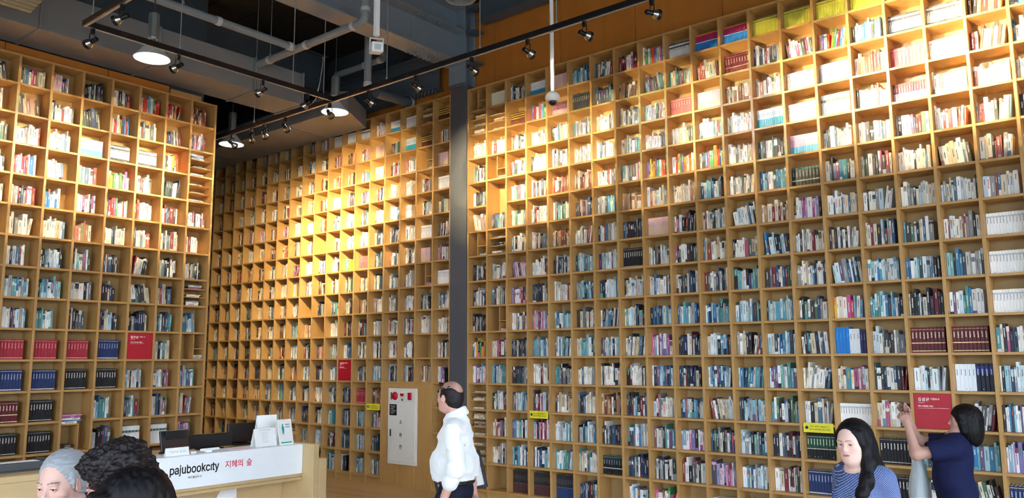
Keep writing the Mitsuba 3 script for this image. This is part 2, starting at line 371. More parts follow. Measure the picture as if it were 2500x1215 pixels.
fl = struct("floor", ply(box(-16, 5, -5.3, 9.2, -0.1, 0.0), "floor_wood"), "pale wood laminate floor")
struct("wall_back", ply(box(-16, 5, D + DEP + 0.03, D + DEP + 0.2, 0, 8.2), "steel_dark"))
xs = [-15.9, -14.7, -13.5, -12.3, -11.1, -9.9, -8.7, -7.42, -6.22, -5.02, -3.82, -2.62, -1.42, -0.22, 0.98, 2.18, 3.38, 4.58]
for a, b in zip(xs[:-1], xs[1:]):
    put("panel", ply(bbox(a + 0.003, b - 0.003, D + 0.20, D + DEP + 0.02, Z0 + 0.002, 6.60 if b < -8 else DECK - 0.01, 0.002), "plywood"), "wall_back")
struct("wall_left", ply(box(XL - DEP - 0.25, XL - DEP - 0.03, -5.3, YL - 0.02, 0, 8.2), "steel_dark"))
ys = [-5.2, -3.9, -2.7, -1.5, -0.3, 0.9, 2.1, 3.3, 4.5, 5.33]
for a, b in zip(ys[:-1], ys[1:]):
    put("panel", ply(bbox(XL - DEP - 0.02, XL - 0.16, a + 0.003, b - 0.003, ZL + 0.002, 5.64, 0.002), "plywood"), "wall_left")
put("panel", ply(bbox(XL - DEP - 0.02, XL - 0.13, 5.34, 5.79, ZL + 0.002, 5.60, 0.002), "wood_upright"), "wall_left")
struct("wall_passage", ply(box(-16.2, -16, -5.3, 9.2, 0, 8.2), "deck_black"))
struct("ceiling", ply(box(-16.2, 5.2, -5.4, 9.2, DECK + 0.06, DECK + 0.2), "deck_black"), "black ceiling deck high above the beams")
y = -5.2
while y < 9.0:
    put("panel", ply(bbox(-16, 5, y + 0.006, y + 0.594, DECK, DECK + 0.05, 0.004), "deck_black"), "ceiling")
    y += 0.6
# glazed sides of the hall, behind and to the right of the camera: openings between posts and transoms
for nm, lo, hi in (("window_1", -5.6, 4.9), ("window_2", -5.2, 6.6)):
    w = struct(nm, None)
    def bar(u0, u1, z0, z1, nm=nm):
        return box(u0, u1, -5.28, -5.16, z0, z1) if nm == "window_1" else box(4.78, 4.90, u0, u1, z0, z1)
    for z in (0.0, 1.05, 2.9, 4.7):
        put("transom", ply(bar(lo, hi, z, z + 0.07), "dark_grey"), nm)
    n = int((hi - lo) / 1.5) + 1
    for i in range(n + 1):
        u = lo + (hi - lo - 0.07) * i / n
        put("post", ply(bar(u, u + 0.07, 0, 4.77), "dark_grey"), nm)
struct("wall_front", ply(cat(box(-5.62, 5, -5.35, -5.15, 4.77, 8.2), box(-16, -5.62, -5.35, -5.15, 0, 8.2)), "white_paint"))  # unseen; left stretch added to cut daylight on the left and middle bookcases
struct("wall_right", ply(cat(box(4.78, 4.95, -5.2, 6.6, 4.77, 8.2), box(4.78, 4.95, 6.6, 8.9, 0, 8.2)), "white_paint"))

# ------------------------------------------------------------------ the bookcases
MR = frame((X0, D, 0), (1, 0, 0), (0, 0, 1))                   # (a along, d into the wall, z) -> room, back wall
ML = frame((XL, YL, 0), (0, 1, 0), (0, 0, 1))                  # the same for the left wall


def bookcase(name, label, M, uprights, nrows, ztop, bx, skip=(), solid=None):
    """uprights: indices; skip: (column, line) pairs with no shelf board; solid: columns, first row of a closed front."""
    k = thing(name, label, "bookcase")
    zb = ztop - ROW * nrows - TS / 2
    a0, a1 = uprights[0] * P, uprights[-1] * P
    for i in uprights:
        put("upright", ply(under(bbox(i * P - TU / 2, i * P + TU / 2, 0, DEP, 0, ztop, 0.002), M), "wood_upright"), k)
    put("back_panel", ply(under(box(a0, a1, DEP - 0.012, DEP, zb, ztop), M), "back_board"), k)
    put("plinth", ply(under(box(a0, a1, 0.02, 0.04, 0, zb), M), bx), k)
    boards = []
    for i in uprights[:-1]:
        for j in range(nrows + 1):
            if (i, j) in skip or (solid and i in solid[0] and j > solid[1]):
                continue
            zc = ztop - ROW * j - (TS / 2 if j == 0 else 0)
            b = under(bbox(i * P + TU / 2, (i + 1) * P - TU / 2, 0.003, DEP - 0.012, zc - TS / 2, zc + TS / 2, 0.002), M)
            q = pixel(b.centroid)[0]
            out = not (-40 < q[0] < 2540 and -40 < q[1] < 1255) or q[2] < 0
            boards.append((out, q[2], len(boards), b))
    boards.sort(key=lambda t: t[:3])
    for _, _, _, b in boards[:300]:
        put("shelf", ply(b, bx), k)
    if boards[300:]:
        put("far_shelves", ply(cat(*[b[3] for b in boards[300:]]), bx), k, kind="stuff")
    return k


R_IDX, C_IDX, L_IDX = list(range(0, 26)), list(range(-21, 0)), list(range(-16, 1))
caseR = bookcase("bookcase", "tall pine cube bookcase right of the dark grey steel column", MR, R_IDX, 16, Z0, "wood_along_x", skip={(1, 5)})
caseC = bookcase("bookcase", "tall pine cube bookcase left of the dark grey steel column", MR, C_IDX, 16, Z0, "wood_along_x", skip={(-4, 10)}, solid=((-5, -4, -3), 12))
caseL = bookcase("bookcase", "pine cube bookcase on the left wall behind the reception desk", ML, L_IDX, 15, ZL, "wood_along_y", skip={(-5, 12)})
# a closed wooden front, three columns wide, around the hose cabinet
zt = Z0 - ROW * 12 - TS / 2
for a, b in ((-5, -4), (-4, -3), (-3, -2)):
    put("front_board", ply(under(bbox(a * P + (TU / 2 if a == -5 else 0.001), b * P - (TU / 2 if b == -2 else 0.001), 0.004, 0.02, 0.0, zt, 0.001), MR), "wood_upright"), caseC)


def nook(case, M, a, z, rects, bx):
    """Small inner boards of a divided cube: (a0, a1, z0, z1) each, from the cube's lower left inner corner."""
    for r in rects:
        put("inner_board", ply(under(bbox(a + r[0], a + r[1], 0.03, DEP - 0.013, z + r[2], z + r[3], 0.002), M), bx), case)
# ------------------------------------------------------------------ the books
PAL = {
    "w": "efede6 efede6 e6e2d8 f2f0ec f2f0ec ddd6c6 e9e4d4 cfc4ac bfb092 8f8f8e 35363c 2a2b30 c9d2d8 b9c9d4 8c4b46 4d6b85 d8cbb5",
    "m": "e8e6de e6e4de eceae4 d8d4c8 d2cab8 c9bda2 2a2b31 22232a 3a5276 4f8a93 7a2e38 8d8c88 a7567a 4a6b54 b8c6ce 6b6f7a 3f3a3c dcd8d0",
    "t": "e6edf0 dfe8ec d4e2e6 c6d8de d8e2e4 e8eceb a3c6cf 8dbcc6 5b9fae 5a93ac 3f7799 33587f 263d5c 24272e 2a2d36 6fa59c 4f8782 8a9096 a4a8aa d2d0c4 e8e6e2 3a78ad 6d5474 b4ccd6 c9c3b6 3b4350",
    "d": "23252b 1d1f26 2b2d34 1c2742 22345a 3a2b2d 57595f d4d2cb e2e0da 27484c 6a2b35 8f9296 31323a 2f4d66 c2bfb4",
    "b": "5a2f29 6b3a2c 7a4735 a2744d b58a62 d6c5a5 cdb892 e6e0d2 ded3be 2c2523 8a3030 403028 93806a",
    "p": "d79ab0 c4698b e9e2e2 e6e4e6 dfd3da 8b304b cdc7d7 7a70a4 2b2b32 a04f8a 9d93b8 e8e6de d8b8c4 4a4a5a 7ca3b4",
    "c": "d5472f dfb03a 2f6eae e8e4da ece8e0 efeae2 3f8e50 c6558a 69509a 2b2b31 e6893b 7fa8c8 c9302f d8cfbe",
    "g": "c9bda2 b5a47c e2d9c2 8f6b42 a8824f 6e4a2c d8cdb4 efe6d4 b07a6a 4b3a30 94a08c e9e0d0 c98f84 5a5560",
}
PAL = {k: [rgb(x) for x in v.split()] for k, v in PAL.items()}
# sets: spine thickness, height, depth, base colour, bands (from, to, colour), title colour
SETS = {
    "K": (0.030, 0.245, 0.18, "16171d", [(0.93, 0.95, "8f8d84"), (0.05, 0.09, "a8a59a")], "d8d6cc"),
    "N": (0.031, 0.240, 0.18, "1e2f5e", [(0.92, 0.945, "b9b59c"), (0.04, 0.09, "c9c6b2")], "aab4cc"),
    "R": (0.033, 0.245, 0.19, "5a1b24", [(0.90, 0.915, "c9b27c"), (0.36, 0.40, "d8c79a"), (0.05, 0.085, "d8c79a")], "e0d6bc"),
    "A": (0.034, 0.230, 0.18, "9b2a38", [(0.92, 0.935, "d8a8a0"), (0.06, 0.09, "d8b8a8")], "d8989a"),
    "Y": (0.014, 0.225, 0.16, "cdc94e", [(0.86, 0.91, "8d8a2c")], "b8b44a"),
    "W": (0.026, 0.215, 0.15, "eceae6", [(0.8, 0.86, "b4b6ba")], "9a9a9c"),
    "F": (0.013, 0.225, 0.16, "dfddc8", [], "c9c7b0"),
    "P": (0.10, 0.23, 0.17, "d8b4b4", [(0.0, 0.5, "dcbca4")], None),
    "S": (0.017, 0.215, 0.16, "e2e4e4", [(0.0, 0.46, "2f86b8"), (0.46, 0.52, "a9cfe0")], "b4bcc0"),
    "O": (0.026, 0.200, 0.16, "3c1d14", [(0.86, 0.94, "dcb24a"), (0.70, 0.78, "dcb24a"), (0.54, 0.62, "dcb24a"), (0.0, 0.45, "56271c")], None),
    "V": (0.030, 0.235, 0.16, "2a78c4", [(0.62, 1.0, "a22a58"), (0.94, 1.0, "d8763c"), (0.0, 0.12, "a8283c"), (0.56, 0.60, "c8d4e6")], None),
    "Z": (0.021, 0.215, 0.16, "d6d8da", [(0.72, 0.82, "4a4c54"), (0.0, 0.2, "3c3e46"), (0.92, 1.0, "4a4c54")], "5c5e66"),
    "Q": (0.024, 0.200, 0.15, "c9a2ae", [(0.5, 1.0, "57303c"), (0.0, 0.14, "e0c0c8")], "e0b8c0"),
    "C": (0.022, 0.225, 0.16, "dfe6e8", [(0.0, 0.5, "2f9ab4")], "6cb4c6"),
    "L": (0.018, 0.220, 0.16, "cdaac8", [(0.0, 0.4, "5aa2cc"), (0.95, 1.0, "e0d2e0")], "a888b0"),
    "G": (0.031, 0.250, 0.18, "10151a", [(0.45, 0.88, "1c4a34"), (0.88, 0.9, "b4b8a4"), (0.38, 0.42, "b4b8a4")], "d0d4c4"),
    "E": (0.029, 0.290, 0.20, "2a2627", [(0.0, 0.42, "4c2a2c"), (0.42, 0.43, "8c8478")], "5c5654"),
    "H": (0.029, 0.290, 0.20, "26272c", [(0.0, 0.45, "1f3a68"), (0.45, 0.46, "8c8c88")], "5c5e66"),
    "U": (0.042, 0.240, 0.17, "e8ebea", [(0.66, 0.78, "4a6b58")], "c4c9c8"),
    "J": (0.034, 0.225, 0.17, "b4575c", [(0.9, 0.93, "d8a89c"), (0.06, 0.1, "e0c4b8")], "d89a94"),
    "T": (0.036, 0.215, 0.17, "14181c", [(0.88, 0.98, "2c5a60"), (0.3, 0.36, "a9aca8")], "8fa0a2"),
    "M": (0.019, 0.230, 0.17, "dbe0e6", [(0.0, 0.62, "aab8cc")], "6478a0"),
    "1": (0.034, 0.250, 0.17, "e0e6ea", [], "7c8c9c"),
    "2": (0.036, 0.255, 0.17, "14182c", [(0.62, 0.9, "1e2c6e")], "c9cede"),
    "3": (0.034, 0.270, 0.17, "1f78c8", [], "3f92d8"),
    "4": (0.030, 0.240, 0.17, "242a58", [], "6c74a0"),
}
ALIAS = {"X": "1122", "B": "314"}
NAMES = {"white": "ecebe6", "cream": "e2dac6", "grey": "8e8f90", "black": "1c1d22", "navy": "1e2f58", "blue": "2a6fb4", "pale-blue": "bdd8e4", "teal": "3c8f9c", "turquoise": "74b6c4",
         "green": "3f7f5c", "brown": "7a4a34", "tan": "b99a6c", "maroon": "642430", "red": "b8303a", "pink": "cf84a4", "purple": "6f5896", "lilac": "cdc7d7", "yellow": "cfc84a", "orange": "dc8038", "charcoal": "45474d"}
NAMES = {k: np.array(rgb(v)) ** 0.45 for k, v in NAMES.items()}


def colour_name(c):
    c = np.asarray(c) ** 0.45
    return min(NAMES, key=lambda k: ((NAMES[k] - c) ** 2).sum())


def spine_cells(rng, pal, width, amount=1.0):
    """The books of one cube, left to right, until WIDTH is used: dicts t, h, dep, col, bands, title."""
    out, x = [], 0.0
    names = ALIAS.get(pal, pal)
    while True:
        p = names[min(int(x / width * len(names)), len(names) - 1)]
        if p in SETS:
            t, h, dep, c, bands, ti = SETS[p]
            b = dict(t=t, h=h, dep=dep, col=rgb(c), bands=[(u, v, rgb(w)) for u, v, w in bands], title=rgb(ti) if ti else None, set=True)
        else:
            big = rng.random()
            t = float(np.clip(rng.lognormal(math.log(0.0245), 0.36), 0.011, 0.055))
            h = 0.205 + 0.035 * rng.random() if big < 0.72 else (0.175 + 0.03 * rng.random() if big < 0.86 else 0.245 + 0.03 * rng.random())
            c = PAL[p][rng.integers(len(PAL[p]))]
            lum = sum(c) / 3
            ink = rgb("55575f") if lum > 0.35 else rgb("d6d6d0")
            if rng.random() < 0.2:
                ink = PAL["c"][rng.integers(len(PAL["c"]))]
            bands = []
            if rng.random() < 0.4:
                q = PAL[p][rng.integers(len(PAL[p]))]
                u = (0.0, 0.8, 0.62, 0.0)[rng.integers(4)]
                bands.append((u, u + (0.2, 0.12, 0.3)[rng.integers(3)], q))
            b = dict(t=t, h=h, dep=0.135 + 0.045 * rng.random(), col=c, bands=bands, title=ink, set=False)
        if x + b["t"] > width * amount:
            return out, x
        out.append(b)
        x += b["t"] + (0.0004 if b["set"] else 0.0012 * rng.random())


def quad(a, b, c, d):
    return [a, b, c, d]


def hexa(x0, x1, y0, y1, z0, z1, faces="lrftb"):
    """Quads of a box, outward: l left, r right, f front (spine side, low y), t top, b bottom, k back."""
    q = {"l": [(x0, y1, z0), (x0, y0, z0), (x0, y0, z1), (x0, y1, z1)], "r": [(x1, y0, z0), (x1, y1, z0), (x1, y1, z1), (x1, y0, z1)],
         "f": [(x0, y0, z0), (x1, y0, z0), (x1, y0, z1), (x0, y0, z1)], "k": [(x1, y1, z0), (x0, y1, z0), (x0, y1, z1), (x1, y1, z1)],
         "t": [(x0, y0, z1), (x1, y0, z1), (x1, y1, z1), (x0, y1, z1)], "b": [(x0, y1, z0), (x1, y1, z0), (x1, y0, z0), (x0, y0, z0)]}
    return [q[f] for f in faces]


PAGE = rgb("d9d0b8")


def book_quads(b, rng, detail):
    """(cover quads, cover colours, page quads) of a book standing on z 0, spine at y 0, x from 0 to t."""
    t, h, dp, c = b["t"], b["h"], b["dep"], b["col"]
    Q, C = [], []

    def say(qs, cc):
        Q.extend(qs)
        C.extend([cc] * len(qs))
    bw = 0.0025 if t > 0.014 else 0.0012
    rnd = min(0.0035, 0.22 * t)
    cuts = sorted({0.0, 1.0, *[min(max(v, 0), 1) for u in b["bands"] for v in u[:2]]})
    for u, v in zip(cuts[:-1], cuts[1:]):
        cc = c
        for w in b["bands"]:
            if w[0] - 1e-6 <= u and v <= w[1] + 1e-6:
                cc = w[2]
        z0, z1 = u * h, v * h
        say([[(0, rnd, z0), (rnd, 0, z0), (rnd, 0, z1), (0, rnd, z1)], [(rnd, 0, z0), (t - rnd, 0, z0), (t - rnd, 0, z1), (rnd, 0, z1)],
             [(t - rnd, 0, z0), (t, rnd, z0), (t, rnd, z1), (t - rnd, 0, z1)]], cc)
    if b["title"] is not None and t > 0.012:
        w, z = min(t * 0.34, 0.009), h * (0.84 if rng.random() < 0.7 else 0.66)
        if b["set"]:
            z = h * 0.80
        for _ in range(int(4 + rng.integers(6)) if not b["set"] else 5):
            g = w * (0.8 + 0.5 * rng.random())
            if z - g < h * 0.2:
                break
            x = t / 2 + (rng.random() - 0.5) * w * 0.2
            say([[(x - w / 2, -0.0004, z - g), (x + w / 2, -0.0004, z - g), (x + w / 2, -0.0004, z), (x - w / 2, -0.0004, z)]], b["title"])
            z -= g * 1.28
        if rng.random() < 0.6:
            say([[(t / 2 - w * 0.4, -0.0004, h * 0.06), (t / 2 + w * 0.4, -0.0004, h * 0.06), (t / 2 + w * 0.4, -0.0004, h * 0.06 + w * 0.7), (t / 2 - w * 0.4, -0.0004, h * 0.06 + w * 0.7)]], b["title"])
    if not detail:
        say(hexa(0, t, rnd, dp, 0, h, "lr"), c)
        say([[(bw, rnd, h - 0.002), (t - bw, rnd, h - 0.002), (t - bw, dp, h - 0.002), (bw, dp, h - 0.002)]], PAGE)
        say([[(0, rnd, h), (bw, rnd, h), (bw, dp, h), (0, dp, h)], [(t - bw, rnd, h), (t, rnd, h), (t, dp, h), (t - bw, dp, h)]], c)
        return Q, C, []
    say(hexa(0, bw, rnd, dp, 0, h, "lrtkb"), c)
    say(hexa(t - bw, t, rnd, dp, 0, h, "lrtkb"), c)
    say([[(rnd, 0, h), (t - rnd, 0, h), (t, rnd, h), (0, rnd, h)], [(0, rnd, 0), (t, rnd, 0), (t - rnd, 0, 0), (rnd, 0, 0)], [(t, rnd, 0), (0, rnd, 0), (0, rnd, h), (t, rnd, h)]], c)
    return Q, C, hexa(bw, t - bw, rnd, dp - 0.004, 0.003, h - 0.004, "lrftkb")


def mesh_of(Q, M=None):
    v = np.asarray(Q, float).reshape(-1, 3)
    if M is not None:
        v = v @ M[:3, :3].T + M[:3, 3]
    f = np.arange(len(v)).reshape(-1, 4)
    return trimesh.Trimesh(v, np.vstack([f[:, [0, 1, 2]], f[:, [0, 2, 3]]]), process=False)


BOOKS = []                                                     # (quad list before detail, placement) of every standing or lying book


def shelve(wall, M, column, row, ztop, pal, rng, align="l", amount=1.0, setback=None):
    a0, a1 = column * P + TU / 2 + 0.002, (column + 1) * P - TU / 2 - 0.002
    z = ztop - ROW * (row + 1) + TS / 2 + 0.0005
    w = a1 - a0
    lean = 0.0
    if pal not in SETS and pal not in ALIAS and amount > 0.7 and rng.random() < 0.22:
        lean = (0.06 + 0.12 * rng.random()) * (1 if rng.random() < 0.7 else -1)
        amount *= 0.90
    books, used = spine_cells(rng, pal, w, amount)
    if not books:
        return
    d0 = 0.085 + 0.02 * rng.random() if setback is None else setback
    x = a0 if align == "l" else a1 - used - 0.001
    top = max(b["h"] for b in books)
    if lean > 0:
        x = a0 + 0.001
        k = len(books) // 2
        room = a1 - a0 - used - 0.002
        lean = min(lean, math.asin(max(0.0, min(0.9, room * 0.8 / top))))
    elif lean < 0:
        room = a1 - a0 - used - 0.002
        lean = -min(-lean, math.asin(max(0.0, min(0.9, room * 0.8 / top))))
        x = a0 + top * math.sin(-lean) + 0.001
    split = rng.integers(1, len(books) + 1) if lean > 0 else 0
    for n, b in enumerate(books):
        th = lean if (lean < 0 or (lean > 0 and n >= split)) else 0.0
        c, s = math.cos(th), math.sin(th)
        t = b["t"]
        R = np.eye(4)
        R[0, 0], R[0, 2], R[2, 0], R[2, 2] = c, s, -s, c          # leans towards +x for th > 0
        off = [x + (t - c * t if th > 0 else 0.0), d0 + (0.006 * rng.random() if not b["set"] else 0.0), z + (s * t if th > 0 else 0.0)]
        if th == 0:
            off[0] = x
        R[:3, 3] = off
        if th > 0:
            R[0, 3] = x
        b["order"] = n + 1
        BOOKS.append((b, M @ R, wall, column, row))
        x += t / c + (0.0004 if b["set"] else 0.0008)


def lay(wall, M, column, row, a, z, n, rng, pal="w", depth0=0.05, long=0.2):
    """N books lying flat on top of one another, spine to the room."""
    for _ in range(n):
        t = 0.012 + 0.016 * rng.random()
        c = PAL[pal][rng.integers(len(PAL[pal]))]
        L = long * (0.85 + 0.2 * rng.random())
        b = dict(t=t, h=L, dep=0.14, col=c, bands=[], title=rgb("3a3c44") if sum(c) > 1 else rgb("d6d6d0"), set=False, order=0, flat=True)
        R = np.eye(4)
        R[:3, :3] = [[0, 0, 1], [0, 1, 0], [-1, 0, 0]]
        R[:3, 3] = (a + 0.004 * rng.random(), depth0 + 0.01 * rng.random(), z + t)
        BOOKS.append((b, M @ R, wall, column, row))
        z += t + 0.0006
    return z


GRID_R = """xFmSPtmmcZVVYYYYWwww
hhOcQKdbdmbRdmctZZbt
wwwwwwwwmJPbwWMbJWbt
mxwwmwwmwwwwCWUwQwww
demmbbwmcccwdLwmmwwm
wmmmmdtbwwtmtTmmwwww
xhmmbwwdPmwwbpwwwwww
dmpwdttKmmwmtmwmmwWW
dmpdwttwwdmtmwttttWW
dxwptmtttttttmctdtWW
cmdttttwpdtwtmBmRRmt
ptdwmwwmtdtttwmdtXtt
hmtmwwbmmtwtmwWm.dtt
hmtpttdttpmtdGmKmtpt
hwtttmTddmptmNKKmmNt
eeEEHdetceWtmtmttwtm""".split("\n")
GRID_C = """WWZpSWhO
bbpPdCOc
bbcPmmxP
WppcwwwW
mwdmwwmg
gwpmdwWm
wcJdwwPm
gmgwwwxW
mwgwwwww
wbmwwwww
mtwwwwew
twdtddbp
ddAbKbgm
tdtmddd.
ddtd....
tdtmddd.""".split("\n")
GRID_L = """dmpdmccb
mgwdcwdp
dwwLZZch
mcwmcwdh
wmcccwmw
wwwgwwww
wwttdmmm
mttmdmwh
tttdtdtt
AAAAN.mx
NNNKKtmt
RRKetmmm
KKK.mUUp
KKKtptdt
dddddddd""".split("\n")
rb = np.random.default_rng(11)


def nook_R(case, M, wall, c, r, ztop, kind, bx):
    a, z, w, h = c * P + TU / 2, ztop - ROW * (r + 1) + TS / 2, P - TU, ROW - TS
    if kind == "h":                                            # two thin inner shelves with books lying on them
        nook(case, M, a, z, [(0.002, w - 0.002, 0.105, 0.117), (0.002, w - 0.002, 0.215, 0.227)], bx)
        for zz in (0.0005, 0.1175, 0.2275):
            lay(wall, M, c, r, a + 0.03 + 0.06 * rb.random(), z + zz, int(1 + rb.integers(3)), rb, "wmg"[rb.integers(3)])
    else:                                                      # an upright divider with a half shelf
        s = 0.14 + 0.05 * rb.random()
        nook(case, M, a, z, [(s, s + 0.012, 0.002, h - 0.002), (s + 0.013, w - 0.002, 0.13, 0.142)], bx)
        lay(wall, M, c, r, a + s + 0.016, z + 0.0005, 2, rb, "wmp"[rb.integers(3)], 0.05, 0.13)


for r, line in enumerate(GRID_R):
    for c in range(25):
        ch = line[c] if c < len(line) else "wmtt"[rb.integers(4)]
        if ch in "hx":
            nook_R(caseR, MR, "R", c, r, Z0, ch, "wood_along_x")
        elif ch not in "e.":
            shelve("R", MR, c, r, Z0, ch, rb, "l", 1.0 if ch in SETS else 0.97)
for r, line in enumerate(GRID_C):
    for n in range(20):
        c = -2 - n
        if n < 8:
            ch = line[7 - n]
        else:
            ch = ("wwgbpw" if r < 8 else "mdwtbg")[rb.integers(6)]
        if -5 <= c <= -3 and r >= 12:
            continue
        if ch in "hx":
            nook_R(caseC, MR, "C", c, r, Z0, ch, "wood_along_x")
        elif ch not in "e." and (r, c) != (11, -8):
            if ch in SETS:
                shelve("C", MR, c, r, Z0, ch, rb, "l", 0.9, 0.10)
            elif rb.random() < 0.93 or n < 8:
                shelve("C", MR, c, r, Z0, ch, rb, "l", 0.42 + 0.46 * rb.random(), 0.115)
for r, line in enumerate(GRID_L):
    for n in range(16):
        c = -1 - n
        ch = line[7 - n] if n < 8 else "wwtmdt"[rb.integers(6)]
        if ch in "hx":
            nook_R(caseL, ML, "L", c, r, ZL, ch, "wood_along_y")
        elif ch not in "e.":
            shelve("L", ML, c, r, ZL, ch, rb, "l", (0.9 if ch in SETS else 0.68 + 0.26 * rb.random()), 0.07 if ch in SETS else None)

# the open nook over two rows of the left bookcase: flat books on a small shelf, two more leaning under it
za = ZL - ROW * 13 + TS / 2
nook(caseL, ML, -5 * P + TU / 2, za, [(0.002, 0.20, 0.30, 0.315), (0.20, 0.212, 0.02, 0.315)], "wood_along_y")
zn = lay("L", ML, -5, 11, -5 * P + 0.02, za + 0.316, 1, rb, "w", 0.05, 0.2)
zn = lay("L", ML, -5, 11, -5 * P + 0.02, zn, 1, rb, "t", 0.04, 0.26)
lay("L", ML, -5, 11, -5 * P + 0.02, zn, 3, rb, "p", 0.05, 0.25)
lay("L", ML, -5, 12, -5 * P + 0.03, za, 4, rb, "d", 0.06, 0.17)

# the 300 that show largest stand as things of their own, the rest as one object
HIDE = [(2035, 1020, 2190, 1300), (2215, 985, 2400, 1300), (1055, 920, 1200, 1300), (100, 1060, 440, 1300), (360, 1060, 800, 1300), (2220, 955, 2330, 1050)]
ORD = "zeroth first second third fourth fifth sixth seventh eighth ninth tenth eleventh twelfth thirteenth fourteenth fifteenth sixteenth seventeenth eighteenth nineteenth twentieth twenty-first twenty-second twenty-third twenty-fourth".split()
NUM = "zero one two three four five six seven eight nine ten eleven twelve thirteen fourteen fifteen sixteen".split()
sized = []
for n, (b, M, wall, c, r) in enumerate(BOOKS):
    q = pixel(np.array([M @ [0, 0, 0, 1], M @ [b["t"], 0, 0, 1], M @ [b["t"], 0, b["h"], 1], M @ [0, 0, b["h"], 1]])[:, :3])
    x0, y0, x1, y1 = q[:, 0].min(), q[:, 1].min(), q[:, 0].max(), q[:, 1].max()
    ok = wall == "R" and x0 > 5 and x1 < 2495 and y0 > 5 and y1 < 1200 and not b.get("flat") and not any(x1 > h[0] and x0 < h[2] and y1 > h[1] and y0 < h[3] for h in HIDE)
    i, j = [0, 1, 2, 3], [1, 2, 3, 0]
    area = abs((q[i, 0] * q[j, 1] - q[j, 0] * q[i, 1]).sum()) / 2
    sized.append((-(area if ok else 0.0), n))
chosen = {n for _, n in sorted(sized)[:300]}
SIGNS_AT = {"right-hand red": (16, 12), "right-hand yellow": (13, 12.5), "left-hand yellow": (3, 12.5)}


def cube_words(c, r):
    best = None
    for s, (sc, sr) in SIGNS_AT.items():
        dx, dy = c - sc, r - sr
        if sr % 1:
            dy = dy - 0.5 if dy > 0 else dy + 0.5            # a sign on a shelf edge: the cube over it is 'just above'
            up = r < sr
        else:
            up = dy < 0
        side = f"{NUM[abs(dx)]} {'left' if dx < 0 else 'right'}" if dx else ""
        if sr % 1:
            vert = f"{NUM[int(abs(dy)) + 1]} {'above' if up else 'below'}"
        else:
            vert = f"{NUM[int(abs(dy))]} {'above' if up else 'below'}" if dy else ""
        words = " and ".join(x for x in (side, vert) if x)
        words += " of" if words.endswith(("left", "right")) else ""
        cost = abs(dx) + abs(dy)
        if best is None or cost < best[0]:
            best = (cost, f"cube {words} the {s} sign")
    return best[1]


VQ, VC = [], []
for n, (b, M, wall, c, r) in enumerate(BOOKS):
    rn = np.random.default_rng(1000 + n)
    if n in chosen:
        Q, C, pages = book_quads(b, rn, True)
        m = mesh_of(Q, M)
        k = solo("book", ply(m, "printed", color=np.repeat(np.array(C), 4, 0)), f"{colour_name(b['col'])} book {ORD[b['order']]} from left in {cube_words(c, r)}", "book", "books standing in the right bookcase")
        put("pages", ply(mesh_of(pages, M), "page_paper"), k)
    else:
        Q, C, _ = book_quads(b, rn, False)
        v = np.asarray(Q, float).reshape(-1, 3) @ M[:3, :3].T + M[:3, 3]
        VQ.append(v)
        VC.append(np.repeat(np.array(C), 4, 0))
v = np.vstack(VQ)
f = np.arange(len(v)).reshape(-1, 4)
k = solo("shelved_books", ply(trimesh.Trimesh(v, np.vstack([f[:, [0, 1, 2]], f[:, [0, 2, 3]]]), process=False), "printed", color=np.vstack(VC)),
         "thousands of smaller books filling the cubes of all three bookcases", "books")
labels[k]["kind"] = "stuff"
# ------------------------------------------------------------------ signs on the shelves
def on_front(M, c, z, d):
    """Frame on a shelf front: x along the wall, y up, z out into the room; origin at column c, height z, d in front of the fronts."""
    F = np.eye(4)
    F[:3, :3] = np.array([[1, 0, 0], [0, 0, -1], [0, 1, 0]])   # x -> a, y -> z, z -> -d
    F[:3, 3] = (c * P, -d, z)
    return M @ F


def red_sign(M, c, r, ztop, label, ko, sub, en):
    w, h = P - TU - 0.004, ROW - TS - 0.004
    F = on_front(M, c, ztop - ROW * (r + 1) + TS / 2 + 0.002, -0.012)
    F = F @ np.array([[1, 0, 0, TU / 2 + 0.002], [0, 1, 0, 0], [0, 0, 1, 0], [0, 0, 0, 1]])
    k = thing("donor_sign", label, "sign", "red donor signs")
    put("board", ply(under(bbox(0, w, 0, h, -0.004, 0.004, 0.001), F), "red_sign"), k)
    t1, x1 = hangul(ko, 0.033)
    t2, _ = hangul("기증도서", 0.019)
    lines = cat(moved(t1, 0.036, h - 0.068, 0.0042), moved(t2, 0.036 + x1 + 0.008, h - 0.058, 0.0042))
    put("lettering", ply(under(lines, F), "ink_white"), k)
    for ln in (moved(latin(sub, 0.006), 0.036, h - 0.088, 0.0042), moved(latin(en, 0.012, bold=True), 0.036, h - 0.122, 0.0042), box(0.036, w - (0.025 if r > 11 else 0.11), h - 0.1375, h - 0.1355, 0.004, 0.0055)):
        put("lettering", ply(under(ln, F), "ink_white"), k)


red_sign(MR, 16, 12, Z0, "red donor sign with white Korean lettering on the right bookcase by the woman's phone", "김성곤", "Donated Books", "Kim, Seong-Kon")
red_sign(ML, -3, 9, ZL, "red donor sign in the left bookcase beside dark blue encyclopedia volumes", "홍진경", "Donated Books", "Jeon, Kyeong Hong")
red_sign(MR, -8, 11, Z0, "small red donor sign in the cube bookcase left of the hose cabinet", "김전기", "Donated Books", "Kim, Jeong-Ki")


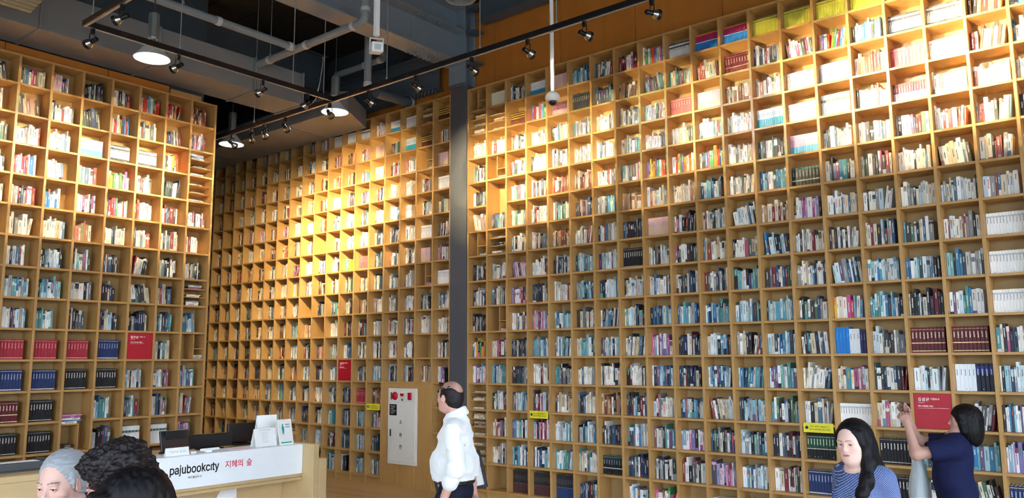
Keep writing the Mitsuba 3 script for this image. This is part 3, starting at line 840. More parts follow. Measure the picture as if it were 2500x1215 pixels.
def yellow_sign(M, c, r, ztop, label):
    k = thing("reminder_sign", label, "sign", "yellow reminder signs")
    w, h = 0.305, 0.098
    F = on_front(M, c, ztop - ROW * (r + 1) + TS / 2 - h + 0.012, 0.0)
    F[:3, 3] += (F[:3, 0] * (TU / 2 + 0.012))
    put("board", ply(under(bbox(0, w, 0, h, 0.001, 0.005, 0.001), F), "yellow_sign"), k)
    ring = trimesh.creation.annulus(0.013, 0.017, 0.001, sections=28)
    put("emblem", ply(under(cat(moved(trimesh.creation.cylinder(0.0165, 0.001, sections=28), 0.035, h / 2, 0.0055)), F), "ink_black"), k)
    put("emblem", ply(under(moved(trimesh.creation.cylinder(0.0115, 0.001, sections=28), 0.035, h / 2, 0.0063), F), "ink_blue"), k)
    a, _ = hangul("도서는 한번에 열람하신 후", 0.0165, 0.001, 0.95)
    b, _ = hangul("반드시 제자리에 꽂아주세요", 0.0165, 0.001, 0.95)
    put("lettering", ply(under(cat(moved(a, 0.062, h * 0.56, 0.0052), moved(b, 0.062, h * 0.26, 0.0052)), F), "ink_olive"), k)


yellow_sign(MR, 13, 12, Z0, "yellow reminder sign on the shelf edge just left of the long-haired woman")
yellow_sign(MR, 3, 12, Z0, "yellow reminder sign on a shelf edge of the right bookcase near the white-shirted man")
yellow_sign(MR, -6, 12, Z0, "small yellow reminder sign on the shelf edge beside the hose cabinet")

# ------------------------------------------------------------------ fire hose cabinet
k = thing("fire_hose_cabinet", "cream steel fire hose cabinet set in a closed wooden panel of the bookcase", "fire hose cabinet")
F = frame((-9.40, D - 0.002, 0.325), (1, 0, 0), (0, -1, 0))    # x along the wall, y up, z to the room
put("frame", ply(under(cat(bbox(0, 0.635, 0, 1.125, 0.0, 0.012, 0.003)), F), "cabinet_white"), k)
dr_ = put("door", ply(under(bbox(0.035, 0.60, 0.045, 0.905, 0.0125, 0.022, 0.003), F), "cabinet_white"), k)
put("upper_panel", ply(under(bbox(0.035, 0.60, 0.925, 1.09, 0.0125, 0.02, 0.003), F), "cabinet_white"), k)
put("handle", ply(under(bbox(0.062, 0.088, 0.405, 0.51, 0.022, 0.03, 0.005), F), "dark_grey"), dr_)
for ch, zz in zip("소화전", (0.60, 0.41, 0.235)):
    g, _ = hangul(ch, 0.062)
    put("lettering", ply(under(moved(g, 0.265, zz, 0.0222), F), "ink_black"), dr_)
pl = put("notice_plate", ply(under(bbox(0.045, 0.205, 0.72, 0.885, 0.022, 0.025, 0.001), F), "black_plastic"), dr_, label="black instruction plate")
ln = [box(0.06 + 0.012 * (i % 2), 0.185 - 0.02 * (i % 3), 0.862 - 0.022 * i - 0.004, 0.862 - 0.022 * i, 0.025, 0.0257) for i in range(6)]
scene[put("notice_lines", ply(under(cat(*ln), F), "ink_white"), k)]["face_normals"] = True
bell = put("alarm_bell", ply(under(moved(lathe([(0.0, 0.034), (0.03, 0.033), (0.048, 0.022), (0.060, 0.014), (0.062, 0.0), (0.0, 0.0)], 36), 0.165, 1.01, 0.02), F), "signal_red", 40), k, label="round red alarm bell")
put("lamp_cover", ply(under(bbox(0.075, 0.093, 0.955, 1.065, 0.02, 0.032, 0.006), F), "dark_grey"), k)
put("lamp_box", ply(under(bbox(0.285, 0.355, 1.01, 1.05, 0.02, 0.035, 0.003), F), "signal_red"), k)
put("call_point", ply(under(bbox(0.455, 0.53, 0.955, 1.065, 0.02, 0.042, 0.006), F), "signal_red"), k)
put("button", ply(under(moved(trimesh.creation.cylinder(0.014, 0.012, sections=24), 0.325, 0.955, 0.026), F), "dark_grey", 40), k)

# ------------------------------------------------------------------ steel column, girders, ducts, pipes
cx0, cx1 = -P + X0 + TU / 2 + 0.003, X0 - TU / 2 - 0.003
k = thing("steel_column", "dark grey steel column standing between the two tall bookcases", "column")
put("cladding", ply(bbox(cx0, cx1, D - 0.015, D + 0.28, 0, 5.93, 0.004), "column_paint"), k)
cm = (cx0 + cx1) / 2
put("front_flange", ply(bbox(cx0, cx1, D - 0.06, D - 0.035, 5.935, DECK - 0.02), "steel_paint"), k)
put("back_flange", ply(bbox(cx0, cx1, D + 0.165, D + 0.19, 5.935, DECK - 0.02), "steel_paint"), k)
put("web", ply(box(cm - 0.01, cm + 0.01, D - 0.035, D + 0.165, 5.935, DECK - 0.02), "steel_paint"), k)
for z in (6.25, 6.74, 7.12):
    put("gusset_plate", ply(bbox(cx1 + 0.002, cx1 + 0.20, D - 0.03, D + 0.16, z - 0.012, z + 0.012, 0.003), "steel_dark"), k)
put("collar", ply(bbox(cx0 - 0.02, cx1 + 0.02, D - 0.075, D - 0.063, 5.93, 5.96, 0.003), "steel_dark"), k)

k = thing("steel_girder", "deep grey steel girder running towards the steel column, bolted at its end", "girder")
gx0, gx1, gm = -8.14, -7.78, -7.96
for z0_, z1_, nm in ((6.25, 6.275, "bottom_flange"), (6.74, 6.765, "middle_flange"), (7.10, 7.125, "top_flange")):
    put(nm, ply(bbox(gx0, gx1, -5.1, D - 0.062, z0_, z1_, 0.003), "steel_paint"), k)
put("web", ply(box(gm - 0.009, gm + 0.009, -5.1, D - 0.062, 6.276, 6.739), "steel_paint"), k)
put("upper_web", ply(box(gm - 0.009, gm + 0.009, -5.1, D - 0.062, 6.766, 7.099), "steel_paint"), k)
put("splice_plate", ply(bbox(gm + 0.010, gm + 0.018, 7.55, 8.05, 6.33, 6.70, 0.002), "steel_paint"), k)
bolts = []
for i in range(6):
    for x in (gx0 + 0.06, gx0 + 0.11, gx1 - 0.11, gx1 - 0.06):
        bolts.append(rod((x, 7.58 + 0.085 * i, 6.249), (x, 7.58 + 0.085 * i, 6.215), 0.013, 6))
for i in range(7):
    for y in (7.72, 7.86):
        bolts.append(rod((gm + 0.018, y, 6.36 + 0.05 * i), (gm + 0.034, y, 6.36 + 0.05 * i), 0.011, 6))
for i in range(6):
    bolts.append(rod((gx1 - 0.05, 7.58 + 0.085 * i, 6.739), (gx1 - 0.05, 7.58 + 0.085 * i, 6.715), 0.012, 6))
for b in bolts:
    put("bolt", ply(b, "steel_paint"), k)


def beam(label, p, q, z0_, z1_, half=0.11, mat="steel_dark"):
    """I beam between p and q (x, y), bottom z0_, top z1_."""
    k = thing("steel_beam", label, "beam")
    p, q = np.array(p), np.array(q)
    L = np.linalg.norm(q - p)
    F = np.eye(4)
    u = (q - p) / L
    F[:2, 0], F[:2, 1], F[:3, 3] = u, (-u[1], u[0]), (p[0], p[1], 0)
    put("bottom_flange", ply(under(bbox(0, L, -half, half, z0_, z0_ + 0.02, 0.003), F), mat), k)
    put("web", ply(under(box(0, L, -0.008, 0.008, z0_ + 0.021, z1_ - 0.021), F), mat), k)
    put("top_flange", ply(under(bbox(0, L, -half, half, z1_ - 0.02, z1_, 0.003), F), mat), k)
    return k, F


kb, F = beam("dark steel beam along the wall over the bookcase left of the column", (-15.8, D + 0.08), (gx0 - 0.3, D + 0.08), 6.03, 6.62)
for i in range(7):
    for s in (-0.07, 0.0):
        put("bolt", ply(rod((-9.0 + 0.08 * i, D + 0.08 + s, 6.029), (-9.0 + 0.08 * i, D + 0.08 + s, 5.985), 0.013, 6), "steel_dark"), kb)
beam("dark steel beam along the wall right of the column near the ceiling", (cx1 + 0.22, D + 0.06), (4.7, D + 0.06), 6.86, 7.24)
beam("dark steel beam behind the long grey duct over the left bookcase", (-10.95, -5.0), (-10.95, D - 0.2), 6.42, 7.08)

k = thing("air_duct", "long grey rectangular air duct hanging above the left bookcase", "air duct")
dx0, dx1, dz0, dz1 = -10.42, -9.74, 5.66, 6.14
yy = [-5.0, -3.6, -2.2, -0.8, 0.6, 2.0, 3.42, 4.82, 6.22, 7.04]
for a, b in zip(yy[:-1], yy[1:]):
    put("duct_section", ply(bbox(dx0, dx1, a + 0.018, b - 0.018, dz0, dz1, 0.004), "duct_metal"), k)
    put("joint_flange", ply(cat(bbox(dx0 - 0.02, dx1 + 0.02, b - 0.017, b + 0.017, dz0 - 0.012, dz1 + 0.012, 0.003)), "duct_metal"), k)
k = thing("air_duct", "brown-lit air duct tucked between the ceiling and the middle bookcase", "air duct")
pts = np.array([(-15.9, 7.62), (-9.62, 7.62), (-9.50, 7.70), (-10.02, 8.52), (-15.9, 8.52)])
from shapely.geometry import Polygon, Point
for a, b in ((-15.9, -13.6), (-13.58, -12.3), (-12.28, -11.0), (-10.98, -9.4)):
    pg = Polygon(pts).intersection(Polygon([(a, 7), (b, 7), (b, 9), (a, 9)]))
    m = trimesh.creation.extrude_polygon(pg, 0.30, engine="earcut")
    put("duct_section", ply(moved(m, 0, 0, 5.69), "duct_metal"), k)

# pipes with pale couplings
k = thing("drain_pipe", "grey plastic drain pipe with pale couplings and an elbow under the girder", "pipe")
pz = 6.05
put("branch", ply(rod((-8.80, -5.0, pz), (-8.80, 6.20, pz), 0.05, 20), "pipe_plastic", 40), k)
el = [(-7.50 + 0.09 * math.sin(t), 6.25, pz + 0.09 - 0.09 * math.cos(t)) for t in np.linspace(0, math.pi / 2, 9)]
put("main_run", ply(tube([(-9.70, 6.25, pz)] + [(-8.6, 6.25, pz), (-7.7, 6.25, pz)] + el + [(-7.41, 6.25, 6.4), (-7.41, 6.25, DECK - 0.01)], 0.052, 20), "pipe_plastic", 40), k)
for p, q in (((-8.80, 6.10, pz), (-8.80, 6.17, pz)), ((-8.80, 5.05, pz), (-8.80, 5.11, pz)), ((-8.80, 3.6, pz), (-8.80, 3.66, pz)), ((-8.62, 6.25, pz), (-8.56, 6.25, pz)), ((-9.46, 6.25, pz), (-9.40, 6.25, pz)),
             ((-7.66, 6.25, pz), (-7.60, 6.25, pz)), ((-7.41, 6.25, pz + 0.13), (-7.41, 6.25, pz + 0.18))):
    put("coupling", ply(rod(p, q, 0.058, 20), "pipe_band", 40), k)
k = thing("drain_pipe", "short grey pipe near the back wall, behind the white camera box", "pipe")
put("run", ply(rod((-10.2, 8.02, 6.5), (-9.05, 8.02, 6.5), 0.05, 16), "pipe_plastic", 40), k)
put("drop", ply(rod((-9.06, 8.02, 6.53), (-9.06, 8.02, DECK - 0.01), 0.05, 16), "pipe_plastic", 40), k)
for x in (-9.5, -9.16):
    put("coupling", ply(rod((x, 8.02, 6.5), (x + 0.06, 8.02, 6.5), 0.057, 16), "pipe_band", 40), k)
k = thing("vertical_pipe", "grey vertical pipe ending just above the long track, under the camera box", "pipe")
put("tube", ply(rod((-8.55, 7.28, 5.78), (-8.55, 7.28, 6.6), 0.055, 20), "pipe_plastic", 40), k)
put("coupling", ply(rod((-8.55, 7.28, 5.74), (-8.55, 7.28, 5.80), 0.06, 20), "pipe_band", 40), k)
k = thing("sloping_pipe", "thick dark pipe sloping into the wall above the middle bookcase", "pipe")
put("tube", ply(rod((-9.02, 7.85, 5.90), (-9.12, 8.68, 5.965), 0.075, 24), "steel_dark", 40), k)
put("end_ring", ply(rod((-9.118, 8.6, 5.96), (-9.12, 8.68, 5.965), 0.080, 24), "pipe_band", 40), k)

# ------------------------------------------------------------------ lighting tracks, hangers
TZ = 5.15
for nm, p, q, lab in (("a", (-10.75, 6.22), (2.4, 6.22), "long black lighting track running parallel to the tall back bookcases"),
                      ("b", (-7.95, 3.22), (-7.95, 6.19), "black lighting track running towards the viewer from the long track"),
                      ("c", (-7.98, 3.19), (-5.2, 3.19), "short black lighting track end at the upper left")):
    k = thing("lighting_track", lab, "lighting track", "black lighting tracks")
    if nm == "b":
        b = bbox(p[0] - 0.022, p[0] + 0.022, p[1], q[1], TZ - 0.03, TZ + 0.03, 0.003)
        g = box(p[0] - 0.012, p[0] + 0.012, p[1] + 0.02, q[1] - 0.02, TZ - 0.033, TZ - 0.0302)
    else:
        b = bbox(p[0], q[0], p[1] - 0.022, p[1] + 0.022, TZ - 0.03, TZ + 0.03, 0.003)
        g = box(p[0] + 0.02, q[0] - 0.02, p[1] - 0.012, p[1] + 0.012, TZ - 0.033, TZ - 0.0302)
    put("rail", ply(b, "black_metal"), k)
    put("power_strip", ply(g, "steel_rod"), k)
for x, y, lab in ((-4.46, 6.22, "thin hanger rod of the long track right of the white dome camera pole"), (-5.48, 6.22, "thin hanger rod of the long track beside the steel column"),
                  (-6.96, 6.22, "thin hanger rod of the long track just right of the box camera"), (-8.16, 6.22, "thin hanger rod near the crossing of the two tracks"),
                  (-9.71, 6.22, "thin hanger rod near the far left end of the long track"), (-7.95, 4.16, "thin hanger rod of the shorter track right of the nearest pendant lamp"),
                  (-7.95, 5.60, "thin hanger rod of the shorter track near its junction with the long track"), (-7.80, 3.19, "thin hanger rod at the left end of the short upper track"),
                  (-8.80, 4.62, "short hanger rod holding the drain pipe's left branch"), (-9.42, 6.25, "short hanger rod holding the far end of the main drain pipe")):
    low = TZ + 0.03 if y != 4.62 and y != 6.25 else 6.05 + 0.058
    k = thing("hanger_rod", lab, "rod", "thin steel hanger rods")
    put("bar", ply(rod((x, y, low), (x, y, DECK - 0.005), 0.006, 8), "steel_rod"), k)
    put("clamp", ply(rod((x, y, low), (x, y, low + 0.03), 0.014, 10), "steel_rod"), k)
cable = [(-8.40, 6.36, 5.86), (-8.33, 6.33, 5.84), (-8.29, 6.29, 5.7), (-8.30, 6.26, 5.45), (-8.36, 6.25, 5.25), (-8.40, 6.22, 5.19)]
t = np.linspace(0, 1, len(cable))
tt = np.linspace(0, 1, 30)
solo("power_cable", ply(tube(np.stack([np.interp(tt, t, np.array(cable)[:, i]) for i in range(3)], 1), 0.007, 8), "steel_rod", 40), "pale power cable looping down to the shorter track near the junction", "cable")

# ------------------------------------------------------------------ track spotlights
head = lathe([(0.0, -0.068), (0.020, -0.068), (0.024, -0.062), (0.024, 0.0), (0.026, 0.004), (0.0, 0.004)], 24)
cone = lathe([(0.024, 0.0045), (0.046, 0.045), (0.042, 0.045), (0.021, 0.006)], 28)
hood = lathe([(0.0465, 0.0455), (0.049, 0.078), (0.046, 0.078), (0.0435, 0.0455), (0.0465, 0.0455)], 28)
lens = moved(trimesh.creation.cylinder(0.024, 0.003, sections=24), 0, 0, 0.024)
lens.faces = lens.faces


def spotlight(x, y, to, label, power, cut=24.0, colour=(1.0, 0.78, 0.42), rail="x"):
    k = thing("track_spotlight", label, "spotlight", "spotlights on the lighting tracks")
    pivot = np.array([x, y, TZ - 0.165])
    d = np.asarray(to, float) - pivot
    d /= np.linalg.norm(d)
    put("adapter", ply(cat(bbox(x - 0.018, x + 0.018, y - 0.018, y + 0.018, TZ - 0.085, TZ - 0.034, 0.003)), "black_metal"), k)
    side = np.cross(d, [0, 0, 1])
    side /= np.linalg.norm(side)
    yk = [pivot + side * 0.032, pivot + side * 0.032 + [0, 0, 0.07], pivot + side * 0.0 + [0, 0, 0.079], pivot - side * 0.032 + [0, 0, 0.07], pivot - side * 0.032]
    put("yoke", ply(tube(yk, 0.005, 8), "black_metal", 40), k)
    put("housing", ply(moved(aim(head, d), *pivot), "black_chrome", 40), k)
    put("reflector", ply(moved(aim(cone, d), *pivot), "chrome", 40), k)
    put("hood", ply(moved(aim(hood, d), *pivot), "black_metal", 40), k)
    b = put("bulb", ply(moved(aim(lens, d), *pivot), "ink_white"), k)
    scene[b]["emitter"] = {"type": "area", "radiance": {"type": "rgb", "value": [20.0 * c for c in colour]}}
    o = pivot + d * 0.09
    scene[k + "_beam"] = {"type": "spot", "intensity": {"type": "rgb", "value": [power * c for c in colour]}, "cutoff_angle": cut, "beam_width": cut * 0.25,
                          "to_world": T().look_at(origin=o.tolist(), target=(o + d).tolist(), up=[0.1, 0.2, 1])}


def along(x, to, n, power=40.0, cut=24.0):
    spotlight(x, 6.22, to, f"{ORD[n]} spotlight from the right on the long track", power, cut)


along(-3.39, (-2.2, D, 4.85), 1, 56.0)
along(-4.13, (-3.5, D, 4.7), 2, 44.0)
along(-4.83, (-4.8, D, 4.65), 3, 34.0)
along(-5.60, (-5.9, D, 4.6), 4, 29.0)
along(-6.46, (-6.8, D, 4.55), 5, 29.0)
along(-7.28, (-7.4, D, 4.5), 6, 20.0)
along(-8.03, (-9.6, D, 4.45), 7, 28.0, 26.0)
along(-8.97, (-10.4, D, 4.3), 8, 30.0, 26.0)
along(-9.45, (-11.2, D, 3.6), 9, 13.0, 34.0)
along(-9.76, (-12.2, D, 3.4), 10, 8.0, 34.0)
along(-10.25, (-10.9, D, 4.2), 11, 10.0)
for n, (y, to, pw) in enumerate((((3.262), (XL, 2.6, 4.3), 30.0), (4.148, (XL, 3.6, 4.4), 30.0), (5.183, (XL, 4.7, 4.3), 34.0), (5.82, (XL, 5.6, 4.3), 34.0))):
    spotlight(-7.95, y, to, f"{ORD[n + 1]} spotlight from the near end of the shorter track", pw)
spotlight(-7.18, 3.19, (XL, 1.6, 4.0), "spotlight on the short track at the upper left", 26.0)
for n, x in enumerate((-2.6, -1.7, -0.8, 0.1)):
    along(x, (x + 0.9, D, 4.85), 12 + n, 60.0)


# ------------------------------------------------------------------ pendant lamps
def pendant(x, y, z, label, dia=0.38):
    k = thing("pendant_lamp", label, "pendant lamp", "white pendant lamps")
    R = dia / 2
    at = lambda m: moved(m, x, y, z)
    put("stem", ply(rod((x, y, z + 0.52), (x, y, DECK - 0.005), 0.007, 8), "dark_grey"), k)
    put("ballast_housing", ply(at(lathe([(0.0, 0.53), (0.05, 0.53), (0.062, 0.515), (0.062, 0.235), (0.055, 0.22), (0.0, 0.22)], 8)), "galvanized"), k)
    put("socket", ply(at(lathe([(0.0, 0.22), (0.03, 0.22), (0.034, 0.17), (0.0, 0.17)], 20)), "chrome", 40), k)
    put("shade", ply(at(lathe([(0.030, 0.19), (0.075, 0.15), (R, 0.0), (R + 0.006, -0.004), (R + 0.004, -0.01), (R - 0.006, -0.004), (0.068, 0.145), (0.030, 0.18)], 40)), "shade_white", 40), k)
    d = put("diffuser", ply(at(lathe([(R - 0.012, 0.012), (R * 0.6, 0.002), (0.0, -0.001)], 40)), "ink_white", True), k, label="glowing white diffuser")
    scene[d]["emitter"] = {"type": "area", "radiance": {"type": "rgb", "value": [16.0, 15.5, 14.5]}}
    m = lathe([(0.0, -0.001), (R * 0.6, 0.002), (R - 0.012, 0.012)], 40)
    scene[d] = {**ply(at(m), "ink_white", True), "emitter": scene[d]["emitter"]}


pendant(-8.64, 4.20, 5.27, "nearest and largest white pendant lamp at the upper left")
pendant(-9.08, 7.13, 5.44, "middle white pendant lamp behind the junction of the tracks")
pendant(-11.55, 7.00, 5.37, "farthest white pendant lamp beside the end of the left bookcase")

# ------------------------------------------------------------------ cameras, vents
k = thing("box_camera", "white box camera on a white pole under the girder", "camera")
at0 = np.array([-5.49, 4.77, 4.80])
put("pole", ply(bbox(at0[0] - 0.022, at0[0] + 0.022, at0[1] - 0.022, at0[1] + 0.022, 4.865, DECK - 0.005, 0.003), "white_paint"), k)
F = frame(at0 + [0, 0, -0.055], (0.93, 0.37, 0), (0, 0, 1))
F = F @ trimesh.transformations.rotation_matrix(math.radians(35), (0, 0, 1)) @ trimesh.transformations.rotation_matrix(math.radians(14), (1, 0, 0))
put("housing", ply(under(bbox(-0.055, 0.055, -0.11, 0.10, -0.045, 0.05, 0.008), F), "white_paint"), k)
put("window", ply(under(bbox(-0.03, 0.03, -0.1125, -0.1102, -0.022, 0.028, 0.002), F), "galvanized"), k)
put("bracket", ply(under(cat(bbox(0.057, 0.063, -0.02, 0.035, -0.02, 0.085, 0.002), bbox(-0.063, -0.057, -0.02, 0.035, -0.02, 0.085, 0.002), bbox(-0.063, 0.063, -0.02, 0.035, 0.086, 0.092, 0.002)), F), "white_paint"), k)
k = thing("dome_camera", "white dome camera on a white pole before the right bookcase", "camera")
c = (-4.90, 6.74, 4.63)
put("pole", ply(rod((c[0], c[1], c[2] + 0.06), (c[0], c[1], DECK - 0.005), 0.022, 20), "white_paint", 40), k)
put("body", ply(moved(lathe([(0.0, 0.075), (0.05, 0.072), (0.075, 0.05), (0.082, 0.02), (0.078, 0.0), (0.055, -0.025), (0.0, -0.025)], 36), *c), "white_paint", 40), k)
put("dome", ply(moved(lathe([(0.043, -0.026), (0.04, -0.045), (0.027, -0.062), (0.0, -0.07)], 28), *c), "black_plastic", True), k)
k = thing("round_diffuser", "round grey ceiling air diffuser beside the top of the steel column", "air diffuser")
vx, vy, vz = -6.52, 7.03, 6.35
put("duct_neck", ply(rod((vx, vy, vz + 0.05), (vx, vy, DECK - 0.005), 0.12, 28), "duct_metal", 40), k)
put("rim", ply(moved(lathe([(0.19, 0.0), (0.17, 0.0), (0.12, 0.05), (0.12, 0.06), (0.20, 0.012), (0.19, 0.0)], 40), vx, vy, vz), "pipe_plastic", 40), k)
for r in (0.03, 0.065, 0.10, 0.135):
    put("ring", ply(moved(lathe([(r, 0.0), (r + 0.014, 0.004), (r + 0.002, 0.03), (r - 0.004, 0.03), (r, 0.0)], 36), vx, vy, vz + 0.002), "pipe_plastic", 40), k)
put("core", ply(moved(trimesh.creation.cylinder(0.115, 0.004, sections=30), vx, vy, vz + 0.045), "deck_black"), k)
k = thing("slot_diffuser", "beige slotted air outlet box in the upper left corner", "air diffuser")
for i in range(5):
    put("blade", ply(bbox(-8.98 + 0.075 * i, -8.925 + 0.075 * i, 1.2, 3.05, 5.50 + 0.012 * i, 5.53 + 0.012 * i, 0.004), "slot_beige"), k)
put("box", ply(bbox(-9.06, -8.58, 1.15, 3.10, 5.60, 5.95, 0.006), "slot_beige"), k)
put("neck", ply(bbox(-9.715, -9.061, 1.7, 2.5, 5.69, 5.90, 0.006), "duct_metal"), k)
# ------------------------------------------------------------------ reception desk
k = thing("reception_desk", "long wooden reception desk with a white fascia panel in front of the left bookcase", "reception desk")
DX, DY = -6.40, 4.785
put("worktop", ply(bbox(DX - 0.80, DX - 0.012, -0.2, DY - 0.035, 1.035, 1.075, 0.003), "desk_wood"), k)
put("front_box", ply(bbox(DX - 0.30, DX - 0.012, -0.2, DY - 0.035, 0.80, 1.034, 0.003), "desk_wood"), k)
put("front_panel", ply(box(DX - 0.36, DX - 0.30, -0.2, DY - 0.035, 0.0, 0.80), "desk_wood"), k)
put("front_rim", ply(bbox(DX - 0.29, DX + 0.004, -0.2, DY - 0.035, 0.772, 0.799, 0.003), "desk_wood"), k)
put("end_panel", ply(bbox(DX - 0.80, DX + 0.165, DY - 0.033, DY + 0.03, 0.0, 1.10, 0.003), "desk_wood"), k)
put("wing_panel", ply(bbox(DX - 0.80, DX + 0.167, DY + 0.032, DY + 0.12, 0.0, 0.965, 0.003), "desk_wood"), k)
put("wood_edge", ply(bbox(DX - 0.011, DX + 0.010, -0.2, 2.70, 1.028, 1.073, 0.003), "desk_wood"), k)
put("fascia", ply(bbox(DX - 0.011, DX + 0.006, 2.72, DY - 0.036, 0.83, 1.095, 0.002), "white_plastic"), k, label="white fascia panel with lettering")
put("glass_ledge", ply(bbox(DX - 0.28, DX - 0.013, 2.72, DY - 0.036, 1.086, 1.095, 0.002), "white_plastic"), k)
F = frame((DX + 0.0062, 3.445, 0.955), (0, 1, 0), (1, 0, 0))
F[:3, 1] = (0, 0, 1)
w = latin("pajubookcıty", 0.066, 0.001, True)
w.apply_scale([0.445 / w.bounds[1, 0], 1.0, 1])
put("lettering", ply(under(w, F), "ink_black"), k)
h, _ = hangul("지혜의 숲", 0.062, 0.001, 0.92)
put("lettering", ply(under(moved(h, 0.50, 0.008, 0), F), "ink_red"), k)
h, _ = hangul("파주출판도시", 0.020, 0.001, 0.98)
put("lettering", ply(under(moved(h, 0.165, -0.046, 0), F), "ink_black"), k)
# a big white letter c on the recessed front
cc = Point(0, 0).buffer(0.145, 40).difference(Point(0.035, -0.03).buffer(0.06, 30)).difference(Polygon([(0.03, -0.2), (0.2, -0.2), (0.2, 0.0), (0.03, -0.02)])).intersection(Polygon([(-0.2, -0.2), (0.06, -0.2), (0.06, 0.2), (-0.2, 0.2)]))
cm_ = trimesh.creation.extrude_polygon(cc, 0.003, engine="earcut")
F2 = frame((DX - 0.299, 4.20, 0.615), (0, 1, 0), (1, 0, 0))
F2[:3, 1] = (0, 0, 1)
put("cutout_letter", ply(under(cm_, F2), "white_plastic"), k)
solo("yellow_notice", ply(under(bbox(-0.06, 0.06, -0.05, 0.035, 0, 0.003, 0.0005), frame_yz := np.array([[0, 0, 1, DX - 0.299], [1, 0, 0, 3.70], [0, 1, 0, 0.66], [0, 0, 0, 1]], float)), "yellow_paper"), "yellow paper notice on the desk front beside the dark-haired head", "notice")


def card(name, label, category, y, z, w, h, x, tilt, yaw, group=None):
    k = thing(name, label, category, group)
    F = frame((x, y, z), (0, 1, 0), (1, 0, 0))
    F[:3, 1] = (0, 0, 1)
    F = F @ trimesh.transformations.rotation_matrix(math.radians(yaw), (0, 1, 0)) @ trimesh.transformations.rotation_matrix(math.radians(-tilt), (1, 0, 0))
    put("sheet", ply(under(bbox(-w / 2, w / 2, 0, h, -0.003, 0.003, 0.001), F), "paper"), k)
    B = F @ trimesh.transformations.rotation_matrix(math.radians(0), (1, 0, 0))
    leg = under(box(-w / 2, w / 2, 0, h * 0.96, -0.002, 0.0), B @ trimesh.transformations.translation_matrix((0, h * 0.98, -0.004)) @ trimesh.transformations.rotation_matrix(math.radians(180 + 2 * tilt), (1, 0, 0)))
    put("back_fold", ply(leg, "paper"), k)
    return k, F


TOP = 1.0955
k, F = card("notice_stand", "white landscape notice stand nearest the middle of the desk ledge", "notice stand", 4.425, TOP, 0.235, 0.165, DX - 0.10, 14, 4)
ln = [box(-0.04, 0.035 - 0.01 * (i % 3), 0.125 - 0.013 * i, 0.127 - 0.013 * i, 0.003, 0.0036) for i in range(8)] + [box(-0.055, 0.06, 0.145, 0.149, 0.003, 0.0036)]
put("lettering", ply(under(cat(*ln), F), "ink_grey"), k)
k, F = card("notice_stand", "upright white notice stand with a teal figure printed on it", "notice stand", 4.615, TOP, 0.165, 0.235, DX - 0.06, 12, 6)
fig = cat(moved(trimesh.creation.cylinder(0.009, 0.0006, sections=20), -0.028, 0.185, 0.0033), trimesh.creation.extrude_polygon(Polygon([(-0.044, 0.165), (-0.034, 0.175), (-0.022, 0.175), (-0.012, 0.165), (-0.014, 0.125), (-0.018, 0.122), (-0.02, 0.095), (-0.026, 0.095), (-0.028, 0.118), (-0.031, 0.095), (-0.037, 0.095), (-0.038, 0.124)]), 0.0006, engine="earcut").apply_translation((0, 0, 0.003)), box(-0.065, 0.062, 0.016, 0.028, 0.003, 0.0036))
put("figure", ply(under(fig, F), "ink_teal"), k)
put("lettering", ply(under(cat(*[box(0.005, 0.055, 0.18 - 0.024 * i, 0.192 - 0.024 * i, 0.003, 0.0036) for i in range(2)]), F), "ink_grey"), k)
card("notice_stand", "plain white notice stand leaning behind the one with the teal figure", "notice stand", 4.55, TOP - 0.02, 0.20, 0.29, DX - 0.26, 10, -8)
card("notice_stand", "white notice stand farthest right on the desk, leaning back", "notice stand", 4.69, TOP - 0.0, 0.11, 0.185, DX - 0.20, 24, 0)
k, F = card("name_card", "small folded white name card with handwriting on the desk ledge", "name card", 3.54, TOP, 0.205, 0.068, DX - 0.045, 12, 2)
h, _ = hangul("책임직원 김나래", 0.017, 0.0006, 1.05)
put("lettering", ply(under(moved(h, -0.065, 0.026, 0.0032), F), "ink_grey"), k)
k = thing("display_screen", "black tilted back of a till display behind the name card", "display")
F = np.array([[0, 0, 1, DX - 0.36], [1, 0, 0, 3.70], [0, 1, 0, 1.076], [0, 0, 0, 1]], float)
put("screen_back", ply(under(turned(bbox(-0.135, 0.125, 0.02, 0.205, -0.012, 0.012, 0.006), -16, (1, 0, 0)), F), "black_plastic"), k)
put("stand", ply(under(turned(bbox(-0.10, 0.09, 0.0, 0.19, -0.075, -0.055, 0.006), 16, (1, 0, 0)), F), "black_plastic"), k)
put("base", ply(under(bbox(-0.11, 0.10, 0.0, 0.02, -0.10, 0.02, 0.005), F), "black_plastic"), k)
k = thing("monitor", "wide black monitor seen from behind, low behind the desk ledge", "monitor")
put("screen_back", ply(turned(bbox(DX - 0.50, DX - 0.46, 3.86, 4.30, 1.095, 1.215, 0.006), 4, (0, 1, 0), (DX - 0.48, 4.0, 1.09)), "black_plastic"), k)
put("foot", ply(bbox(DX - 0.56, DX - 0.40, 3.98, 4.18, 1.076, 1.092, 0.004), "black_plastic"), k)
k = thing("monitor", "dark monitor corner behind the landscape notice stand", "monitor")
put("screen_back", ply(bbox(DX - 0.62, DX - 0.585, 4.33, 4.62, 1.10, 1.28, 0.006), "black_plastic"), k)
put("foot", ply(bbox(DX - 0.68, DX - 0.54, 4.40, 4.55, 1.076, 1.098, 0.004), "black_plastic"), k)
k = thing("telephone_handset", "white telephone handset lying on the desk ledge beside the name card", "handset")
put("grip", ply(moved(turned(trimesh.creation.capsule(0.16, 0.012, count=(16, 12)), 90, (1, 0, 0)), DX - 0.10, 3.86, TOP + 0.022), "white_plastic", True), k)
put("earpiece", ply(moved(bbox(-0.022, 0.022, -0.03, 0.03, 0, 0.026, 0.009), DX - 0.10, 3.845, TOP), "white_plastic", 40), k)
